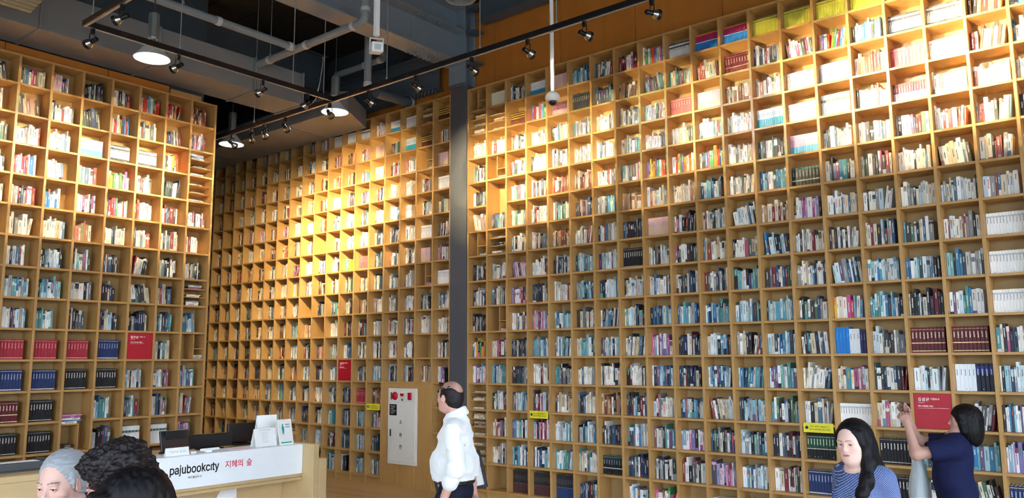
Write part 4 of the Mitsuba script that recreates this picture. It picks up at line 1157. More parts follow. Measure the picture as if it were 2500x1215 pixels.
put("mouthpiece", ply(moved(bbox(-0.022, 0.022, -0.028, 0.028, 0, 0.022, 0.009), DX - 0.10, 3.70, TOP), "white_plastic", 40), k)
solo("leaflet", ply(turned(bbox(DX - 0.2, DX - 0.03, 4.08, 4.26, TOP, TOP + 0.003, 0.0005), 7, (0, 0, 1), (DX - 0.1, 4.1, 1)), "leaflet_pink"), "pink leaflet lying flat on the desk ledge", "leaflet")
k = thing("paper_tray", "dark paper tray on the plain end of the reception desk at the left", "paper tray")
put("tray", ply(cat(bbox(DX - 0.55, DX - 0.20, 2.28, 2.66, 1.0755, 1.085, 0.003), bbox(DX - 0.22, DX - 0.20, 2.28, 2.66, 1.0855, 1.14, 0.003), bbox(DX - 0.55, DX - 0.225, 2.28, 2.295, 1.0855, 1.14, 0.003), bbox(DX - 0.55, DX - 0.225, 2.645, 2.66, 1.0855, 1.14, 0.003)), "dark_grey"), k)
put("papers", ply(bbox(DX - 0.53, DX - 0.24, 2.31, 2.63, 1.0855, 1.12, 0.002), "paper"), k)
k = thing("keyboard", "black keyboard on the plain end of the reception desk", "keyboard")
put("case", ply(turned(bbox(DX - 0.36, DX - 0.20, 1.74, 2.19, 1.0755, 1.10, 0.006), 2, (0, 0, 1), (DX - 0.3, 2.1, 1)), "black_plastic"), k)
put("keys", ply(turned(cat(*[box(DX - 0.35 + 0.028 * i, DX - 0.327 + 0.028 * i, 1.76 + 0.03 * j, 1.785 + 0.03 * j, 1.1002, 1.105) for i in range(5) for j in range(14)]), 2, (0, 0, 1), (DX - 0.3, 2.1, 1)), "dark_grey"), k, kind="stuff")
k = thing("back_counter", "low wooden counter standing behind the reception desk by the far bookcase", "counter")
put("top", ply(bbox(-8.75, -8.25, 4.75, 6.05, 0.99, 1.025, 0.003), "wood_along_y"), k)
put("front", ply(bbox(-8.70, -8.30, 4.78, 6.02, 0.0, 0.989, 0.003), "wood_along_y"), k)
for i, (yy_, h_) in enumerate(((5.36, 0.03), (5.45, 0.05), (5.54, 0.045), (5.63, 0.03))):
    solo("cup", ply(moved(lathe([(0.0, 0.0), (0.026, 0.0), (0.034, h_ + 0.03), (0.031, h_ + 0.03), (0.024, 0.004), (0.0, 0.004)], 20), -8.40 - 0.03 * (i % 2), yy_, 1.0255), "white_plastic", 40),
         f"{ORD[i + 1]} small white cup from left on the low counter behind the desk", "cup", "cups on the low counter")

# ------------------------------------------------------------------ people: bodies as smooth blended solids
class Solid:
    """A smooth union (and difference) of round-ended cones and ellipsoids, in metres."""

    def __init__(self, near=None):
        self.ops, self.noise = [], None

    def cone(self, p, q, r1, r2=None, k=0.02, sub=False):
        self.ops.append(("c", np.array(p, float), np.array(q, float), r1, r1 if r2 is None else r2, k, sub))
        return self

    def chain(self, pts, rs, k=0.02):
        for a, b, u, v in zip(pts[:-1], pts[1:], rs[:-1], rs[1:]):
            self.cone(a, b, u, v, k)
        return self

    def ball(self, c, r, k=0.02, sub=False, rot=None):
        r = np.broadcast_to(np.array(r, float), 3)
        self.ops.append(("e", np.array(c, float), r, rot, None, k, sub))
        return self

    def clip(self, n, off):
        """Keeps the side where n.p <= off."""
        self.ops.append(("h", np.array(n, float), off, None, None, 0.004, "and"))
        return self

    def moved(self, M):
        s = Solid()
        R, t = M[:3, :3], M[:3, 3]
        for o in self.ops:
            if o[0] == "c":
                s.ops.append(("c", R @ o[1] + t, R @ o[2] + t, *o[3:]))
            elif o[0] == "e":
                s.ops.append(("e", R @ o[1] + t, o[2], R if o[3] is None else R @ o[3], *o[4:]))
            else:
                n = R @ o[1]
                s.ops.append(("h", n, o[2] + n @ t, *o[3:]))
        return s

    def add(self, other):
        self.ops += other.ops
        return self

    def value(self, P):
        X, Y, Z = (np.ascontiguousarray(P[:, q], np.float32) for q in range(3))
        d = np.full(len(P), 0.5, np.float32)
        f = np.float32
        for o in self.ops:
            k = f(o[5])
            if o[0] == "h":
                d = np.maximum(d, X * f(o[1][0]) + Y * f(o[1][1]) + Z * f(o[1][2]) - f(o[2]))
                continue
            if o[0] == "c":
                c, R = (o[1] + o[2]) / 2, np.linalg.norm(o[2] - o[1]) / 2 + max(o[3], o[4])
            else:
                c, R = o[1], o[2].max()
            x, y, z = X - f(c[0]), Y - f(c[1]), Z - f(c[2])
            m = np.nonzero(x * x + y * y + z * z < f((R + o[5] + 0.04) ** 2))[0]
            if not len(m):
                continue
            x, y, z = X[m] - f(o[1][0]), Y[m] - f(o[1][1]), Z[m] - f(o[1][2])
            if o[0] == "c":
                a, b, c = (f(v) for v in o[2] - o[1])
                t = np.clip((x * a + y * b + z * c) / max(a * a + b * b + c * c, f(1e-12)), 0, 1)
                x, y, z = x - t * a, y - t * b, z - t * c
                v = np.sqrt(x * x + y * y + z * z) - (f(o[3]) + f(o[4] - o[3]) * t)
            else:
                if o[3] is not None:
                    A = o[3].astype(f)
                    x, y, z = x * A[0, 0] + y * A[1, 0] + z * A[2, 0], x * A[0, 1] + y * A[1, 1] + z * A[2, 1], x * A[0, 2] + y * A[1, 2] + z * A[2, 2]
                r = o[2].astype(f)
                x, y, z = x / r[0], y / r[1], z / r[2]
                a = np.sqrt(x * x + y * y + z * z)
                x, y, z = x / r[0], y / r[1], z / r[2]
                b = np.sqrt(x * x + y * y + z * z)
                v = np.where(b > 1e-6, a * (a - 1) / np.maximum(b, f(1e-6)), -r.min())
            e = d[m]
            if o[6] is True:
                h = np.clip(f(0.5) - f(0.5) * (e + v) / k, 0, 1)
                d[m] = e + (-v - e) * h + k * h * (1 - h)
            else:
                h = np.clip(f(0.5) + f(0.5) * (v - e) / k, 0, 1)
                d[m] = v + (e - v) * h - k * h * (1 - h)
        if self.noise is not None:
            m = np.abs(d) < 0.05
            d[m] += self.noise(P[m])
        return d

    def mesh(self, xs, ys, zs):
        """Surface nets on the grid of the three coordinate lists; values are worked out only near the surface."""
        sh = (len(xs), len(ys), len(zs))
        st = 4
        ci = [np.unique(np.r_[np.arange(0, n, st), n - 1]) for n in sh]
        g = np.stack(np.meshgrid(xs[ci[0]], ys[ci[1]], zs[ci[2]], indexing="ij"), -1).astype(np.float32)
        cv = self.value(g.reshape(-1, 3)).reshape(g.shape[:3])
        zc = np.gradient(zs[ci[2]])
        band = 0.62 * np.sqrt((st * (xs[1] - xs[0])) ** 2 + (st * (ys[1] - ys[0])) ** 2 + zc ** 2) + 0.010
        V = np.empty(sh, np.float32)
        near = [np.minimum((np.arange(n) + st // 2) // st, len(c) - 1) for n, c in zip(sh, ci)]
        V[:] = cv[np.ix_(*near)]
        hot = np.abs(cv) < band[None, None, :]
        H = hot[np.ix_(*near)]
        i, j, k = np.nonzero(H)
        pts = np.stack([xs[i], ys[j], zs[k]], 1).astype(np.float32)
        out = np.empty(len(pts), np.float32)
        for a in range(0, len(pts), 400000):
            out[a:a + 400000] = self.value(pts[a:a + 400000])
        V[i, j, k] = out
        S = V < 0
        c = [S[a:sh[0] - 1 + a, b:sh[1] - 1 + b, e:sh[2] - 1 + e] for a in (0, 1) for b in (0, 1) for e in (0, 1)]
        tot = sum(x.astype(np.int8) for x in c)
        I = np.nonzero((tot > 0) & (tot < 8))
        idx = np.full(tot.shape, -1, np.int64)
        idx[I] = np.arange(len(I[0]))
        acc, cnt = np.zeros((len(I[0]), 3)), np.zeros(len(I[0]))
        base = np.stack(I, 1)
        for ax in range(3):
            oth = [q for q in range(3) if q != ax]
            for u in (0, 1):
                for w in (0, 1):
                    o0 = np.zeros(3, int)
                    o0[oth[0]], o0[oth[1]] = u, w
                    o1 = o0.copy()
                    o1[ax] = 1
                    A, B = base + o0, base + o1
                    va, vb = V[tuple(A.T)], V[tuple(B.T)]
                    m = (va < 0) != (vb < 0)
                    t = np.where(m, va / np.where(m, va - vb, 1), 0)
                    pa = np.stack([xs[A[:, 0]], ys[A[:, 1]], zs[A[:, 2]]], 1)
                    pb = np.stack([xs[B[:, 0]], ys[B[:, 1]], zs[B[:, 2]]], 1)
                    acc += np.where(m[:, None], pa + (pb - pa) * t[:, None], 0)
                    cnt += m
        v = acc / np.maximum(cnt, 1)[:, None]
        F = []
        for ax in range(3):
            b, e = [q for q in range(3) if q != ax]
            lo = [slice(1, -1)] * 3
            s0, s1 = [slice(1, -1)] * 3, [slice(1, -1)] * 3
            s0[ax], s1[ax] = slice(0, -1), slice(1, None)
            A, B = S[tuple(s0)], S[tuple(s1)]
            for flip in (False, True):
                w = np.stack(np.nonzero(B & ~A if flip else A & ~B), 1)
                if not len(w):
                    continue
                w[:, b] += 1
                w[:, e] += 1
                def cell(db, de):
                    z = w.copy()
                    z[:, b] -= db
                    z[:, e] -= de
                    return idx[tuple(z.T)]
                qd = np.stack([cell(1, 1), cell(0, 1), cell(0, 0), cell(1, 0)], 1)
                if flip != (ax == 1):
                    qd = qd[:, ::-1]
                F.append(qd)
        q = np.vstack(F)
        q = q[(q >= 0).all(1)]
        m = trimesh.Trimesh(v, np.vstack([q[:, [0, 1, 2]], q[:, [0, 2, 3]]]), process=False)
        return m


def grid(lo, hi, h):
    return np.arange(lo, hi + h, h)


def rot(axis, deg):
    return trimesh.transformations.rotation_matrix(math.radians(deg), axis)


def head_solid(female=False):
    """Head with face, facing +y, +x to its right, origin between the eyes' level and the skull's middle."""
    s = Solid()
    w = 0.95 if female else 1.0
    s.ball((0, -0.018, 0.035), (0.074 * w, 0.094, 0.083))
    s.ball((0, 0.022, -0.030), (0.061 * w, 0.064, 0.086), 0.03)
    s.ball((0, 0.030, -0.082), (0.044 * w, 0.046, 0.036), 0.03)
    s.ball((0, 0.069, -0.099), (0.019, 0.013, 0.015), 0.02)
    for x in (-1, 1):
        s.ball((0.041 * x * w, 0.052, -0.026), (0.023, 0.021, 0.021), 0.02)
        s.ball((0.030 * x, 0.076, 0.021), (0.022, 0.009, 0.007), 0.015)
    s.cone((0, 0.078, 0.010), (0, 0.099, -0.028), 0.008, 0.0105, 0.012)
    for x in (-1, 1):
        s.ball((0.0105 * x, 0.090, -0.033), (0.0075, 0.0095, 0.0065), 0.006)
        s.ball((0.0315 * x, 0.098, 0.000), (0.019, 0.014, 0.010), 0.012, True)
        s.ball((0.0315 * x, 0.0735, 0.000), (0.0150, 0.0140, 0.0120), 0.004)
        s.ball((0.0315 * x, 0.090, -0.0012), (0.0125, 0.012, 0.0042), 0.002, True)
    s.ball((0, 0.083, -0.0605), (0.021, 0.0095, 0.0048), 0.004)
    s.ball((0, 0.082, -0.0695), (0.0175, 0.0100, 0.0056), 0.004)
    s.ball((0, 0.0955, -0.0650), (0.024, 0.006, 0.0011), 0.002, True)
    for x in (-1, 1):
        e = rot((0, 0, 1), -18 * x)[:3, :3] @ rot((1, 0, 0), -12)[:3, :3]
        s.ball((0.0755 * x * w, -0.004, -0.012), (0.0075, 0.018, 0.031), 0.008, False, e)
        s.ball((0.085 * x * w, 0.000, -0.010), (0.0075, 0.010, 0.020), 0.006, True, e)
        s.ball((0.078 * x * w, 0.008, -0.020), (0.006, 0.006, 0.008), 0.006)
    return s


def skin_colours(m, inv, skin, lip="b8676a", brow="2c2626", brow_th=0.0042, blush=0.35, cap=None, stubble=0):
    """Per-vertex pigments: lips, brows, lash lines, blush, a shaven or thin scalp where CAP says so; inv takes room points to head space."""
    q = m.vertices @ inv[:3, :3].T + inv[:3, 3]
    c = np.tile(np.array(rgb(skin)), (len(q), 1))
    x, y, z = np.abs(q[:, 0]), q[:, 1], q[:, 2]

    def paint(mask, h, a=1.0):
        mask = np.clip(mask, 0, 1)[:, None] * a
        c[:] = c * (1 - mask) + np.array(rgb(h)) * mask
    red = np.exp(-(((x - 0.045) / 0.022) ** 2 + ((z + 0.035) / 0.02) ** 2)) * (y > 0.03) + np.exp(-((x / 0.012) ** 2 + ((y - 0.1) / 0.02) ** 2 + ((z + 0.03) / 0.012) ** 2)) * 0.7 + np.exp(-(((x - 0.08) / 0.012) ** 2 + ((z + 0.01) / 0.03) ** 2 + ((y + 0.004) / 0.02) ** 2))
    paint(red * blush, "c98078")
    lm = 1 - np.maximum(np.abs(x) / 0.0225, np.abs(z + 0.0650) / (0.0105 * np.sqrt(np.maximum(0.05, 1 - (x / 0.024) ** 2))))
    paint((lm > 0) * (y > 0.075) * np.minimum(1, lm * 6), lip, 0.85)
    bz = 0.0225 + 0.004 * np.sin((x - 0.012) / 0.036 * np.pi * 0.8)
    paint((np.abs(z - bz) < brow_th * (1.05 - 0.5 * np.clip((x - 0.03) / 0.02, 0, 1))) * (x > 0.011) * (x < 0.049) * (y > 0.04), brow, 0.8)
    lash = (np.abs(z - (0.0034 - 0.32 * (x - 0.0315) ** 2 / 0.012)) < 0.0019) * (np.abs(x - 0.0315) < 0.0145) * (y > 0.07)
    paint(lash, "231d1e", 0.9)
    if cap is not None:
        paint(cap(q), brow, 0.75)
    return c


def eye_parts(key, M):
    for x in (-1, 1):
        e = trimesh.creation.icosphere(3, 0.0122)
        v = e.vertices
        r = np.hypot(v[:, 0] + 0.0012, v[:, 2])
        c = np.where(((r < 0.0058) & (v[:, 1] > 0))[:, None], np.array(rgb("2a1c16")), np.array(rgb("dcd8d6")))
        c = np.where(((r < 0.0024) & (v[:, 1] > 0))[:, None], np.array(rgb("08080a")), c)
        e.apply_translation((0.0315 * x, 0.0712, -0.0005))
        put("eye", ply(under(e, M), "wet_eye", True, color=c), key)


def hand_solid(W, d, n, s, curl, spread=0.0, thumb=(0.6, 0.4), size=1.0):
    """A hand from the wrist W: d towards the fingers, n out of the palm, s towards the thumb. curl: bend in degrees at each of the three joints, one row per finger or one for all."""
    d, n, s = (np.asarray(v, float) / np.linalg.norm(v) for v in (d, n, s))
    S = Solid()
    W = np.asarray(W, float)
    k = size
    across = [0.030, 0.010, -0.010, -0.028]
    root = [0.088, 0.092, 0.088, 0.080]
    lens = [(0.040, 0.024, 0.020), (0.044, 0.027, 0.021), (0.041, 0.025, 0.020), (0.032, 0.019, 0.018)]
    S.cone(W, W + d * 0.03 * k, 0.024 * k, 0.024 * k, 0.015)
    for a, r in zip(across, root):
        S.cone(W + d * 0.02 * k + s * a * 0.55 * k, W + d * r * k + s * a * k, 0.0155 * k, 0.0115 * k, 0.012)
    for f in range(4):
        p = W + d * root[f] * k + s * across[f] * k
        u = d + s * spread * across[f] / 0.03
        u /= np.linalg.norm(u)
        ang = 0.0
        for g in range(3):
            ang += math.radians(curl[f][g] if hasattr(curl[0], "__len__") else curl[g])
            v = u * math.cos(ang) + n * math.sin(ang)
            q = p + v * lens[f][g] * k
            S.cone(p, q, (0.0092, 0.0083, 0.0074)[g] * k, (0.0083, 0.0074, 0.0066)[g] * k, 0.003)
            p = q
    p = W + d * 0.025 * k + s * 0.022 * k + n * 0.006
    u = d * (1 - thumb[0]) + s * thumb[0] + n * thumb[1]
    u /= np.linalg.norm(u)
    q = p + u * 0.045 * k
    S.cone(p, q, 0.0145 * k, 0.0105 * k, 0.012)
    v = u * 0.8 + d * 0.5 + n * 0.15
    v /= np.linalg.norm(v)
    S.cone(q, q + v * 0.030 * k, 0.0105 * k, 0.0092 * k, 0.004)
    S.cone(q + v * 0.030 * k, q + (v + n * 0.1) * 0.054 * k, 0.0092 * k, 0.0075 * k, 0.003)
    return S


bsdf("skin", type="principled", base_color={"type": "mesh_attribute", "name": "vertex_color"}, roughness=0.5, specular=0.35)
bsdf("wet_eye", type="principled", base_color={"type": "mesh_attribute", "name": "vertex_color"}, roughness=0.12, specular=0.5)
plain("hair_black", "09080b", 0.55, 0.2)
plain("hair_brown", "181315", 0.55, 0.3)
plain("hair_grey", "8f9398", 0.5, 0.4)
plain("shirt_white", "e9eded", 0.75, 0.25)
plain("trousers_navy", "151a2b", 0.8, 0.2)
plain("tee_navy", "141a3e", 0.8, 0.2)
plain("belt_black", "1a1614", 0.4, 0.4)
plain("shoe_black", "141314", 0.35, 0.45)
plain("tote_cloth", "b9c6cc", 0.85, 0.2)
plain("jacket_grey", "4a4c52", 0.8, 0.2)
plain("shirt_dark", "23252c", 0.8, 0.2)
plain("skirt_dark", "1b1d26", 0.8, 0.2)


def lattice(p, n, uv):
    a, b = p.x * 0.776 + p.y * 0.631 + p.z, p.x * 0.776 + p.y * 0.631 - p.z
    s = 0.0105
    f = lambda t: dr.abs(t / s - dr.floor(t / s) - 0.5)
    l = dr.minimum(f(a), f(b))
    return mikit.mix(rgb("8fa6d6"), rgb("18204c"), mikit.smoothstep(0.07, 0.15, l))


bsdf("blouse_lattice", type="principled", base_color=mikit.proc(lattice), roughness=0.8, specular=0.2)

# where they stand (x, y); the framed board's lower left corner and its two edge directions
MAN, BOB, WOMAN, OLD, CURLY, THIRD = (-4.175, 4.46), (-1.30, 7.09), (-1.402, 4.799), (-3.583, 1.469), (-2.894, 1.367), (-2.455, 1.209)
_r = np.array([0.776, 0.631, 0.0])
_c, _s = math.cos(math.radians(13)), math.sin(math.radians(13))
_bx, _by = _c * _r + _s * np.array([0, 0, 1.0]), -_s * _r + _c * np.array([0, 0, 1.0])
BOARD = (np.array([-4.215, 4.878, 0.892]) - 0.40 * _bx, _bx, _by)
IMG_LEFT, AWAY = np.array([-0.776, -0.631]), np.array([-0.631, 0.776])


def standing(x, y, alpha):
    """Figure space (facing +y, +x its right) -> room, at x, y; ALPHA turns from picture-left away from the viewer."""
    h = math.cos(math.radians(alpha)) * IMG_LEFT + math.sin(math.radians(alpha)) * AWAY
    h /= np.linalg.norm(h)
    M = np.eye(4)
    M[:2, 1], M[:2, 0] = h, (h[1], -h[0])
    M[:3, 3] = (x, y, 0)
    return M


def torso(s, k, female=False, grow=0.0, belly=0.0):
    w = 0.92 if female else 1.0
    g = grow
    s.ball((0, -0.01, 0.94 * k), (0.165 * (1.04 if female else 1) + g, 0.115 + g, 0.13 + g), 0.05)
    s.ball((0, 0.005 + belly * 0.5, 1.09 * k), (0.142 * w + g, 0.10 + g + belly * 0.5, 0.15 + g), 0.06)
    s.ball((0, 0.0, 1.27 * k), (0.160 * w + g, 0.112 + g, 0.165 + g), 0.06)
    s.cone((-0.125 * w, -0.01, 1.385 * k), (0.125 * w, -0.01, 1.385 * k), 0.052 + g, None, 0.06)
    if female:
        for x in (-1, 1):
            s.ball((0.062 * x, 0.085, 1.25 * k), (0.055 + g * 0.6, 0.045 + g * 0.6, 0.052 + g * 0.6), 0.04)
    s.cone((0, -0.02, 1.40 * k), (0, -0.015, 1.44 * k), 0.075 + g, 0.062 + g * 0.6, 0.04)
    return s


def legs(s, k, grow=0.0, down=0.07):
    g = grow
    for x in (-1, 1):
        s.chain([(0.085 * x, 0, 0.90 * k), (0.088 * x, 0.012, 0.48 * k), (0.09 * x, -0.012, down * k)], [0.082 + g, 0.056 + g, 0.042 + g * 1.2], 0.03)
    return s


def feet(s, k):
    for x in (-1, 1):
        s.cone((0.09 * x, -0.02, 0.045), (0.10 * x, 0.12, 0.033), 0.044, 0.036, 0.02)
    return s


def person(label, M, headM, k, female=False, skin="c9a08c", arms=(), hands=(), zfine=1.0, h=0.005, group=None, face={}, belly=0.0, far=0.36):
    """The bare figure: one mesh from head to feet. arms: joint lists with radii; hands: Solids (both in figure space)."""
    key = thing("person", label, "person", group)
    s = Solid()
    torso(s, k, female, 0.0, belly)
    legs(s, k)
    feet(s, k)
    for pts, rs in arms:
        s.chain(pts, rs, 0.025)
    for hs in hands:
        s.add(hs)
    hd = head_solid(female)
    s.cone((0, -0.02, 1.41 * k), (headM @ [0, -0.028, -0.055, 1])[:3], 0.056 if not female else 0.049, 0.052 if not female else 0.046, 0.035)
    s.add(hd.moved(headM))
    top = headM[2, 3] + 0.16
    P = np.array([p for pts, _ in arms for p in pts] + [(-0.24, -0.17, 0), (0.24, 0.22, 0), headM[:3, 3] + [0.12, 0.13, 0], headM[:3, 3] - [0.12, 0.13, 0]])
    lo, hi = P.min(0) - 0.12, P.max(0) + 0.12
    zs = np.r_[np.arange(-0.02, zfine, 0.014), np.arange(zfine, top, h)]
    m = s.mesh(grid(lo[0], hi[0], h), grid(lo[1], hi[1], h), zs)
    inv = np.linalg.inv(headM)
    c = skin_colours(m, inv, skin, **face)
    m.apply_transform(M)
    scene[key] = ply(m, "skin", True, color=c)
    return key


def garment(key, name, s, M, mat, lo, hi, h=0.006, label=None):
    m = s.mesh(grid(lo[0], hi[0], h), grid(lo[1], hi[1], h), grid(lo[2], hi[2], h))
    m.apply_transform(M)
    return put(name, ply(m, mat, True), key, label=label)


def folds(amp, fx, fz, seed):
    def fn(P):
        n = meshkit.noise(P * np.array([fx, fx, fz]) + seed, seed) + 0.5 * meshkit.noise(P * np.array([fx * 2, fx * 2, fz * 2.2]) + 2 * seed, seed + 5)
        return ((n - 0.75) * amp).astype(np.float32)
    return fn


def strands(amp, f, seed, axis=2):
    def fn(P):
        w = np.array([f, f, f], float)
        w[axis] = f * 0.09
        return ((meshkit.noise(P * w + seed, seed) - 0.5) * amp).astype(np.float32)
    return fn


def sleeve(s, a, b, c, r, k=0.03):
    s.cone(a, b, r[0], r[1], k)
    if c is not None:
        s.cone(b, c, r[1], r[2], k)
    return s


# ---- the man in the white shirt
def man_white_shirt():
    k = 1.0
    M = standing(*MAN, 8)
    H = np.eye(4)
    H[:3, 3] = (0.0, 0.045, 1.592 * k)
    H = H @ rot((0, 0, 1), -28) @ rot((1, 0, 0), 5)
    # left arm towards the viewer (-x), hand in the pocket; right arm hangs, holding the framed board
    L = [(-0.165, -0.015, 1.375 * k), (-0.235, -0.06, 1.115 * k), (-0.205, 0.045, 0.875 * k)]
    R = [(0.165, -0.015, 1.375 * k), (0.225, -0.07, 1.10 * k), (0.20, -0.10, 0.87 * k)]
    lh = hand_solid(L[2], (0.12, 0.35, -0.9), (1, 0.1, 0.1), (0, 0.9, 0.35), (12, 10, 8), 0.1, (0.35, 0.1))
    rh = hand_solid(R[2], (-0.05, -0.45, -0.85), (0, -1, 0.25), (-1, 0, 0), (60, 45, 30), 0.0, (0.5, 0.5))

    def cap(q):
        back = np.exp(-(((q[:, 0]) / 0.05) ** 2 + ((q[:, 1] + 0.075) / 0.045) ** 2 + ((q[:, 2] - 0.085) / 0.05) ** 2) * 1.2)
        return ((q[:, 2] > 0.03) & (q[:, 1] < 0.05)) * (1 - back) * 0.6
    key = person("balding man in white shirt and dark trousers with hand in pocket before the steel column", M, H, k, skin="c79a8a",
                 arms=((L, [0.05, 0.042, 0.029]), (R, [0.05, 0.042, 0.029])), hands=(lh, rh), zfine=0.78, h=0.0048, face=dict(cap=cap, blush=0.5), belly=0.05)
    s = torso(Solid(), k, False, 0.010, 0.075)
    sleeve(s, L[0], (-0.238, -0.062, 1.115 * k), (-0.226, -0.022, 1.03 * k), (0.062, 0.064, 0.056))
    sleeve(s, R[0], (0.228, -0.07, 1.10 * k), (0.215, -0.085, 0.98 * k), (0.062, 0.062, 0.054))
    s.ball((0, -0.055, 1.09 * k), (0.150, 0.10, 0.11), 0.05)
    s.clip((0, 0, -1), -0.992 * k)
    s.cone((0, 0.0, 1.43 * k), (0, 0.02, 1.54 * k), 0.046, 0.062, 0.01, True)
    s.noise = folds(0.022, 11, 16, 3)
    garment(key, "shirt", s, M, "shirt_white", (-0.38, -0.26, 0.95), (0.38, 0.28, 1.50), 0.0055)
    cf = Solid()
    cf.cone((-0.227, -0.026, 1.04 * k), (-0.222, -0.012, 1.008 * k), 0.062, 0.061, 0.01)
    cf.noise = folds(0.006, 18, 18, 7)
    garment(key, "cuff", cf, M, "shirt_white", (-0.32, -0.12, 0.90), (-0.12, 0.12, 1.12), 0.0045)
    c = Solid()
    th = np.linspace(0.25, 2 * np.pi - 0.25, 22) + np.pi / 2
    for dz, rr, g in ((0.0, 0.070, 0.015), (0.022, 0.062, 0.011), (-0.012, 0.080, 0.012)):
        ring = [(rr * math.cos(t), -0.004 + (rr + 0.003) * math.sin(t), 1.462 * k - 0.030 * math.sin(t) + dz) for t in th]
        c.chain(ring, [g] * 22, 0.012)
    garment(key, "collar", c, M, "shirt_white", (-0.14, -0.15, 1.36), (0.14, 0.14, 1.56), 0.0045)
    t = Solid()
    t.ball((0, -0.012, 0.93 * k), (0.175, 0.126, 0.13), 0.05)
    legs(t, k, 0.022, 0.06)
    t.cone((-0.19, 0.07, 0.90 * k), (-0.165, 0.10, 0.80 * k), 0.035, 0.05, 0.04)
    t.clip((0, 0, 1), 1.0 * k)
    t.noise = folds(0.010, 9, 6, 12)
    garment(key, "trousers", t, M, "trousers_navy", (-0.28, -0.2, 0.02), (0.28, 0.22, 1.02), 0.008)
    b = Solid()
    for a0 in np.linspace(0, 2 * np.pi, 25)[:-1]:
        a1 = a0 + 2 * np.pi / 24
        b.cone((0.170 * math.cos(a0), -0.008 + 0.124 * math.sin(a0), 0.985 * k), (0.170 * math.cos(a1), -0.008 + 0.124 * math.sin(a1), 0.985 * k), 0.016, None, 0.004)
    garment(key, "belt", b, M, "belt_black", (-0.22, -0.2, 0.93), (0.22, 0.2, 1.02), 0.006)
    sh = Solid()
    for x in (-1, 1):
        sh.cone((0.09 * x, -0.03, 0.048), (0.10 * x, 0.15, 0.04), 0.05, 0.042, 0.02)
    sh.clip((0, 0, -1), -0.002)
    garment(key, "shoes", sh, M, "shoe_black", (-0.18, -0.12, -0.01), (0.18, 0.24, 0.12), 0.008)
    hr = Solid()
    hr.ball((0, -0.020, 0.030), (0.0770, 0.0965, 0.083), 0.01)
    hr.ball((0, -0.055, -0.02), (0.068, 0.062, 0.066), 0.03)
    for x in (-1, 1):
        hr.cone((0.074 * x, 0.022, 0.02), (0.073 * x, 0.020, -0.012), 0.008, 0.005, 0.012)
    hr.ball((0, 0.092, 0.005), (0.068, 0.070, 0.085), 0.012, True)
    hr.ball((0, -0.085, 0.085), (0.044, 0.050, 0.044), 0.012, True)
    for x in (-1, 1):
        hr.ball((0.08 * x, 0.0, -0.018), (0.02, 0.022, 0.034), 0.008, True)
    hr.cone((0, 0.0, -0.16), (0, -0.03, -0.105), 0.08, 0.062, 0.01, True)
    hr.noise = strands(0.004, 220, 4, 1)
    hr = hr.moved(H)
    hr.noise = strands(0.004, 220, 4, 1)
    garment(key, "hair", hr, M, "hair_brown", H[:3, 3] - 0.14, H[:3, 3] + 0.14, 0.0035)
    g = [tube([(0.083 * x, -0.035, 0.022), (0.081 * x, 0.012, 0.055), (0.060 * x, 0.047, 0.090)], 0.0024, 8) for x in (-1, 1)]
    lens = [moved(under(trimesh.creation.capsule(0.012, 0.019, count=(14, 10)), rot((0, 1, 0), 90)), 0.033 * x - 0.006, 0.0, 0.0) for x in (-1, 1)]
    lens = [under(under(l, np.diag([1, 0.22, 1, 1.0])), rot((1, 0, 0), -50)) for l in lens]
    lens = [moved(l, 0, 0.052, 0.092) for l in lens]
    gl = put("sunglasses", ply(under(cat(*g, tube([(-0.05, 0.052, 0.100), (0.05, 0.052, 0.100)], 0.003, 8)), M @ H), "black_plastic", 40), key, label="sunglasses pushed up on his head")
    for l in lens:
        put("lens", ply(under(l, M @ H), "black_plastic", True), gl)
    # the framed board under his right arm
    kk = thing("framed_board", "dark framed board with white mat held behind the man in the white shirt", "framed board")
    F = np.eye(4)
    F[:3, 0], F[:3, 1], F[:3, 2] = BOARD[1], BOARD[2], np.cross(BOARD[1], BOARD[2])
    F[:3, 3] = BOARD[0]
    w, hh = 0.40, 0.285
    put("back", ply(under(box(0, w, 0, hh, -0.012, 0.0), F), "frame_navy"), kk)
    put("mat", ply(under(box(0.022, w - 0.022, 0.022, hh - 0.022, 0.0, 0.004), F), "paper"), kk)
    fr = [bbox(0, w, 0, 0.022, 0.0, 0.014, 0.002), bbox(0, w, hh - 0.022, hh, 0.0, 0.014, 0.002), bbox(0, 0.022, 0.022, hh - 0.022, 0.0, 0.014, 0.002), bbox(w - 0.022, w, 0.022, hh - 0.022, 0.0, 0.014, 0.002)]
    for f in fr:
        put("frame_bar", ply(under(f, F), "frame_navy"), kk)
    put("picture", ply(under(box(0.05, w - 0.075, 0.05, 0.155, 0.004, 0.0048), F), "picture_dark"), kk)
    for ln in (box(0.09, w - 0.12, 0.128, 0.132, 0.0048, 0.0054), box(0.09, w - 0.12, 0.075, 0.079, 0.0048, 0.0054), box(w - 0.075, w - 0.068, hh - 0.07, hh - 0.05, 0.004, 0.0046)):
        put("printed_line", ply(under(ln, F), "ink_grey"), kk)
    return key


plain("picture_dark", "3a4258", 0.5, 0.3)


